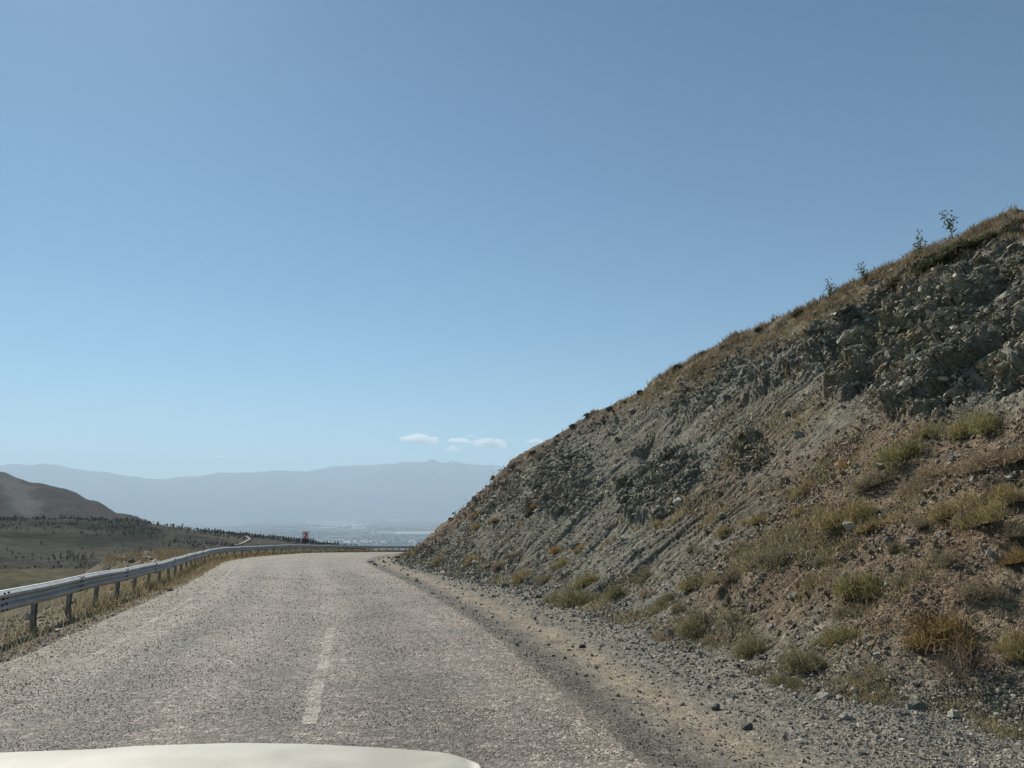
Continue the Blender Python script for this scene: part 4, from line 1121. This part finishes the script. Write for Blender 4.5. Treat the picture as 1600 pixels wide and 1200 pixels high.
# ------------------------------------------------------------------ the car whose bonnet shows
def car():
    paint, t, p, o = new_mat('cream_paint')
    p.inputs['Base Color'].default_value = (0.74, 0.72, 0.62, 1); p.inputs['Roughness'].default_value = 0.42; p.inputs['Specular IOR Level'].default_value = 0.5
    tc = N(t, 'ShaderNodeTexCoord'); nz = N(t, 'ShaderNodeTexNoise'); nz.inputs['Scale'].default_value = 5; nz.inputs['Detail'].default_value = 8
    t.links.new(tc.outputs['Object'], nz.inputs['Vector'])
    t.links.new(mixc(t, (0.38, 0.35, 0.275), (0.49, 0.46, 0.375), ramp(t, nz.outputs[0], [(0.35, 0.0), (0.6, 1.0)])), p.inputs['Base Color'])
    black = plain_mat('black_plastic', (0.03, 0.03, 0.03), 0.6); glass = plain_mat('lamp_glass', (0.55, 0.57, 0.58), 0.1, 0, 0.05); rub = plain_mat('rubber', (0.025, 0.025, 0.025), 0.85); alloy = plain_mat('alloy', (0.5, 0.5, 0.5), 0.35, 0.8)
    hd = math.radians(-8); f = np.array([math.sin(hd), math.cos(hd)]); r = np.array([math.cos(hd), -math.sin(hd)])
    HW = 0.79
    cen = np.array([-0.60, 0.0])                            # car axis beside the phone
    root = tag(empty('car', (cen[0], cen[1], 0)), 'cream white car with only its curved bonnet in view', 'car')
    sil = np.array([(-400, 1205), (0, 1176), (150, 1171), (205, 1166), (370, 1161), (480, 1163), (590, 1169), (700, 1178), (725, 1186), (760, 1203)], float)
    us = np.linspace(-1, 1, 49); edge = []
    for u in us:
        e = f * (2.10 - 0.13 * u * u - 0.10 * abs(u) ** 8) + r * HW * u + cen
        z = 0.97
        for _ in range(6):
            q = 800 + F * e[0] / (e[1] * cP + (z - CH) * sP); yy = np.interp(q, sil[:, 0], sil[:, 1]); d = ray(q, yy); z = CH + d[2] / d[1] * e[1]
        edge.append((e[0], e[1], z))
    edge = np.array(edge); L = edge[:, 2]; h = len(us) // 2
    lz = np.convolve(np.pad(edge[:, 2], 1, 'edge'), [0.25, 0.5, 0.25], 'valid'); edge[:, 2] = lz
    e0 = edge.copy()
    for k, u in enumerate(us): e0[k] = edge[k]
    rows = []
    for v, dz in ((-1.35, 0.015), (-1.1, 0.022), (-0.8, 0.028), (-0.5, 0.026), (-0.25, 0.018), (-0.1, 0.009), (0, 0), (0.03, -0.008), (0.06, -0.026), (0.08, -0.06), (0.088, -0.12)):
        rw = e0.copy(); rw[:, 0] += f[0] * v; rw[:, 1] += f[1] * v; rw[:, 2] += dz * (1 - 0.5 * np.abs(us) ** 4) - 0.03 * np.exp(-((np.abs(us) - 0.62) / 0.02) ** 2) * 0.0
        rows.append(rw)
    top = np.array(rows); und = top.copy(); und[..., 2] -= 0.018
    VV = np.concatenate([top.reshape(-1, 3), und.reshape(-1, 3)]) - np.array([cen[0], cen[1], 0])
    g = grid_faces(len(rows), len(us)); n = len(rows) * len(us); FF = np.concatenate([g, g[:, ::-1] + n])
    idx = np.arange(n).reshape(len(rows), len(us)); per = np.concatenate([idx[0], idx[1:, -1], idx[-1, -2::-1], idx[-2:0:-1, 0]])
    q = np.stack([per, np.roll(per, -1), np.roll(per, -1) + n, per + n], 1)
    add('bonnet', mesh_np('bonnet', VV, np.concatenate([FF, q]), [paint], smooth=True), root)
    k0 = 6 * len(us) + int(np.argmin(np.abs(800 + F * edge[:, 0] / (edge[:, 1] * cP + (edge[:, 2] - CH) * sP) - 640)))
    jp = VV[k0 - 2 * len(us)] ; mb = MB(); mb.box((jp[0], jp[1], jp[2] + 0.004), (0.018, 0.012, 0.010), -hd); mb.build('washer_jet', black, root, bevel=0.003)
    zf = lambda y: float(-SL * y)
    def loc(a, b, z): w_ = f * a + r * b; return (w_[0], w_[1], z)
    for sgn in (-1, 1):
        mb = MB(); A = [(-1.35, 0.90), (-0.2, 0.885), (1.2, 0.86), (1.85, 0.84)]
        prof = []
        for (a, z) in [(-1.35, 0.86), (0.2, 0.87), (1.0, 0.86), (1.75, 0.82), (1.95, 0.70), (1.95, 0.45), (1.72, 0.42), (1.62, 0.62), (1.32, 0.76), (1.02, 0.62), (0.90, 0.36), (-1.35, 0.34)]: prof.append((a, z))
        n = len(prof); base = len(mb.v)
        for b in (HW + 0.005, HW + 0.07):
            for (a, z) in prof: mb.v.append(loc(a, sgn * (b - 0.08 * max(0, a - 1.6)), z - 0.06))
        mb.f.append(tuple(range(n))); mb.f.append(tuple(range(2 * n - 1, n - 1, -1)))
        for i in range(n): mb.f.append((i, (i + 1) % n, (i + 1) % n + n, i + n))
        mb.build('wing', paint, root)
        mb = MB(); mb.box(loc(2.08, sgn * 0.6, 0.68), (0.3, 0.12, 0.15), -hd); mb.build('headlight', glass, root, bevel=0.02)
        wr = add('wheel', None, root, loc(1.32, sgn * 0.72, 0.30))
        wr.rotation_euler = (0, math.pi / 2, -hd)
        bm = bmesh.new(); prof2 = [(0.21, -0.1), (0.32, -0.1), (0.345, -0.06), (0.345, 0.06), (0.32, 0.1), (0.21, 0.1)]
        mb = MB(); NS = 28
        for k in range(NS):
            for (rad, zz) in prof2: mb.v.append((rad * math.cos(2 * math.pi * k / NS), rad * math.sin(2 * math.pi * k / NS), zz))
        for k in range(NS):
            for i in range(6): mb.f.append((k * 6 + i, ((k + 1) % NS) * 6 + i, ((k + 1) % NS) * 6 + (i + 1) % 6, k * 6 + (i + 1) % 6))
        bm.free(); mb.build('tyre', rub, wr)
        mb = MB(); mb.tube([(0, 0, -0.07), (0, 0, 0.07)], 0.205, 28); mb.build('rim', alloy, wr)
    mb = MB(); mb.box(loc(2.10, 0, 0.45), (1.62, 0.16, 0.26), -hd); mb.build('bumper', paint, root, bevel=0.05)
    mb = MB(); mb.box(loc(2.10, 0, 0.69), (0.98, 0.06, 0.16), -hd); gl = mb.build('grille', black, root)
car()

# ------------------------------------------------------------------ trees on the far ridge
def tree_proto(seed):
    r = np.random.default_rng(seed); vs, fs, cs_ = [], [], []; b = 0
    def put(v, f_, c):
        nonlocal b
        vs.append(v); fs.append(f_ + b); cs_.append(np.tile(c, (len(v), 1))); b += len(v)
    tv = np.array([(math.cos(a) * w_, math.sin(a) * w_, z) for z, w_ in ((0, 0.05), (0.6, 0.025)) for a in (0, 2.1, 4.2)])
    put(tv, np.array([(0, 1, 4), (0, 4, 3), (1, 2, 5), (1, 5, 4), (2, 0, 3), (2, 3, 5)]), np.array([0.05, 0.04, 0.03]))
    for k in range(5):
        v, f_ = hull_rock(7, seed * 31 + k, 0.8); a = r.uniform(0, 6.28); z = r.uniform(0.3, 0.95); rad = 0.26 * (1.1 - z)
        put(v * r.uniform(0.3, 0.5) + np.array([math.cos(a) * rad, math.sin(a) * rad, z]), f_, np.array([0.066, 0.068, 0.050]) * r.uniform(0.65, 1.35))
    return np.concatenate(vs), np.concatenate(fs), np.concatenate(cs_)
TP = [tree_proto(300 + k) for k in range(5)]
M_TREE = leaf_mat('far_foliage', 0.1)
TM = [mesh_np('pine_tree', v, f_, [M_TREE], {'Col': c}) for v, f_, c in TP]
RP, Rr_, Rq, Rv = ridge[1:]
wt = np.where((Rr_ > 470) & (Rr_ < 820) & (Rq > -60) & (Rq < 620), np.clip(0.15 + 4.0 * fbm(RP * np.array([0.014, 0.014, 0]) + 5, 4), 0.02, 2.5) * (0.5 + 1.3 * sstep(690, 780, Rr_)) * (1 + 1.5 * sstep(250, 420, Rq)) + 2.2 * sstep(735, 785, Rr_) * (0.3 + sstep(230, 360, Rq)), 0); cs = np.cumsum(wt); cs /= cs[-1]
k = np.searchsorted(cs, rng.random(4200)); pos = RP[k] + rng.normal(size=(len(k), 3)) * np.array([2, 2, 0]); pos[:, 2] -= 0.2
hh = 0.9 + 1.8 * rng.random(len(k)); Vs, Fs, Cs = [], [], []; b = 0
pk = rng.integers(0, 5, len(k))
for m in range(5):
    i = np.nonzero(pk == m)[0]; v, f_, c = TP[m]
    vv = v[None] * hh[i][:, None, None] * np.array([1.15, 1.15, 1]) + pos[i][:, None]
    Vs.append(vv.reshape(-1, 3)); Fs.append((f_[None] + (np.arange(len(i)) * len(v))[:, None, None]).reshape(-1, 3) + b); Cs.append(np.tile(c, (len(i), 1))); b += len(i) * len(v)
tag(add('ridge_woodland', mesh_np('ridge_woodland', np.concatenate(Vs), np.concatenate(Fs), [M_TREE], {'Col': np.concatenate(Cs)})), 'sparse scrub and small pines covering the far ridge', kind='stuff')
wt = np.where((Rr_ > 770) & (Rr_ < 806) & (Rq > -10) & (Rq < 565), 0.4 + sstep(230, 420, Rq), 0); cs = np.cumsum(wt); cs /= cs[-1]
for k in np.searchsorted(cs, rng.random(230)):
    o = bpy.data.objects.new('pine_tree', random.choice(TM)); C.objects.link(o); h = random.uniform(2.2, 4.6)
    o.location = RP[k] - np.array([0, 0, 0.2]); o.scale = (h * 0.9, h * 0.9, h); o.rotation_euler.z = random.uniform(0, 6.28)
    tag(o, 'small dark pine on the skyline of the wooded ridge', 'tree', 'pines along the ridge skyline')

# dirt track on the ridge
def on_land(P, q, v, mask):
    pq, pv, _ = project(P); return int(((pq - q) ** 2 + (pv - v) ** 2 + np.where(mask, 0, 1e9)).argmin())
tp = [RP[on_land(RP, a, b, Rr_ < 810)] for a, b in ((366, 853), (376, 850), (385.5, 846), (390, 842), (387, 838.5), (376, 836.5))]
tp = catmull([tuple(p) for p in tp], 8)
nn = normals2(tp[:, :2]); VV = np.empty((len(tp) * 2, 3)); VV[0::2] = tp + np.c_[nn * 1.4, np.full(len(tp), 0.5)]; VV[1::2] = tp + np.c_[-nn * 1.4, np.full(len(tp), 0.5)]
i = np.arange(len(tp) - 1) * 2
tag(add('dirt_path', mesh_np('dirt_path', VV, np.stack([i, i + 1, i + 3, i + 2], 1), [plain_mat('red_dirt', (0.17, 0.125, 0.10), 0.9, 0, 0.1, 1)])), 'reddish dirt track bending over the wooded ridge', kind='structure')

# far town on the plain
n = 2600; az = np.radians(rng.uniform(-30, -2, n)); rad = 8200 + 9000 * rng.random(n) ** 1.4; pos = np.stack([rad * np.sin(az), rad * np.cos(az), np.full(n, -500 + CH)], 1)
keep = fbm(pos * 0.0006 + 3, 3) > -0.05; pos = pos[keep]; n = len(pos)
cube = np.array([(x, y, z) for z in (-0.2, 1) for (x, y) in ((-.5, -.5), (.5, -.5), (.5, .5), (-.5, .5))]); cf = np.array([(4, 5, 6, 7), (0, 1, 5, 4), (1, 2, 6, 5), (2, 3, 7, 6), (3, 0, 4, 7)])
dim = np.stack([rng.uniform(15, 60, n) * np.where(rng.random(n) < .07, 4, 1), rng.uniform(15, 50, n), rng.uniform(6, 22, n)], 1)
VV = (cube[None] * dim[:, None] + pos[:, None]).reshape(-1, 3); FF = (cf[None] + (np.arange(n) * 8)[:, None, None]).reshape(-1, 4)
tag(add('distant_town', mesh_np('distant_town', VV, FF, [M_LEAF], {'Col': np.repeat(0.10 + 0.2 * rng.random((n, 1)) ** 2 * np.ones((1, 3)), 8, 0)})), 'tiny pale buildings of a far town on the plain', kind='stuff')

# ------------------------------------------------------------------ clouds beyond the haze
cm = bpy.data.materials.new('cloud'); cm.use_nodes = True
t = cm.node_tree
for nd in list(t.nodes): t.nodes.remove(nd)
oo = t.nodes.new('ShaderNodeOutputMaterial'); vol = t.nodes.new('ShaderNodeVolumePrincipled')
vol.inputs['Color'].default_value = (1, 1, 1, 1); vol.inputs['Density'].default_value = 0.0035; vol.inputs['Anisotropy'].default_value = 0.65
t.links.new(vol.outputs[0], oo.inputs['Volume'])
bm = bmesh.new(); bmesh.ops.create_icosphere(bm, subdivisions=5, radius=1.0); ico = np.array([v.co[:] for v in bm.verts]); icf = np.array([[v.index for v in f_.verts] for f_ in bm.faces]); bm.free()
def cloud(q, v, wpx, hpx, seed, label, group=None):
    Y = 46000.0; d = ray(q, v); c = np.array([d[0], d[1], d[2]]) / d[1] * Y + np.array([0, 0, CH])
    W = wpx / F * Y / 2 * 1.15; H = hpx / F * Y / 2 * 1.3
    s = np.array([W, W * 0.6, H]); p = ico * np.array([1, 0.6, 1.0])
    r = np.random.default_rng(seed); m = 13
    cc = np.stack([r.uniform(-0.78, 0.78, m), r.uniform(-0.5, 0.5, m), r.uniform(-0.15, 0.35, m)], 1); cc[0] = 0
    rd = r.uniform(0.22, 0.45, m) * (1.05 - 0.6 * np.abs(cc[:, 0])) + 0.06; rd[0] = 0.5; cc[:, 2] *= (1 - np.abs(cc[:, 0]))
    b_ = ico @ cc.T; disc = b_ ** 2 - (cc ** 2).sum(1) + rd ** 2
    hit = np.where(disc > 0, b_ + np.sqrt(np.maximum(disc, 0)), 0.0).max(1)
    P = ico * np.maximum(hit, 0.25)[:, None]
    P = P + ico * (0.16 * fbm(P * 4.5 + seed * 3, 4) + 0.07 * fbm(P * 14 + seed, 2))[:, None]
    P[:, 2] = np.where(P[:, 2] < -0.12, -0.12 + (P[:, 2] + 0.12) * 0.35, P[:, 2]) * 1.5; P[:, 2] -= 0.16 * P[:, 0]
    o = add('cloud', mesh_np('cloud', P * s, icf, [cm]), None, c); tag(o, label, 'cloud', group)
cloud(655, 688, 58, 18, 1, 'largest small white cumulus cloud low over the mountains')
cloud(768, 695, 54, 18, 2, 'white puffy cloud sloping down towards the hillside')
cloud(722, 690, 42, 9, 3, 'thin flat cloud between the two larger puffs')
cloud(707, 703, 25, 11, 4, 'little round cloud under the thin flat one')
for (q, v, a, b, s) in ((836, 690, 30, 8, 5), (801, 688, 14, 4, 6), (736, 682, 15, 4, 7), (284, 710, 12, 3, 8), (340, 713, 20, 3, 9), (450, 716, 22, 3, 10), (540, 724, 20, 3, 11)):
    cloud(q, v, a, b, s, 'faint wisp of cloud near the mountain tops', 'wisps of cloud')
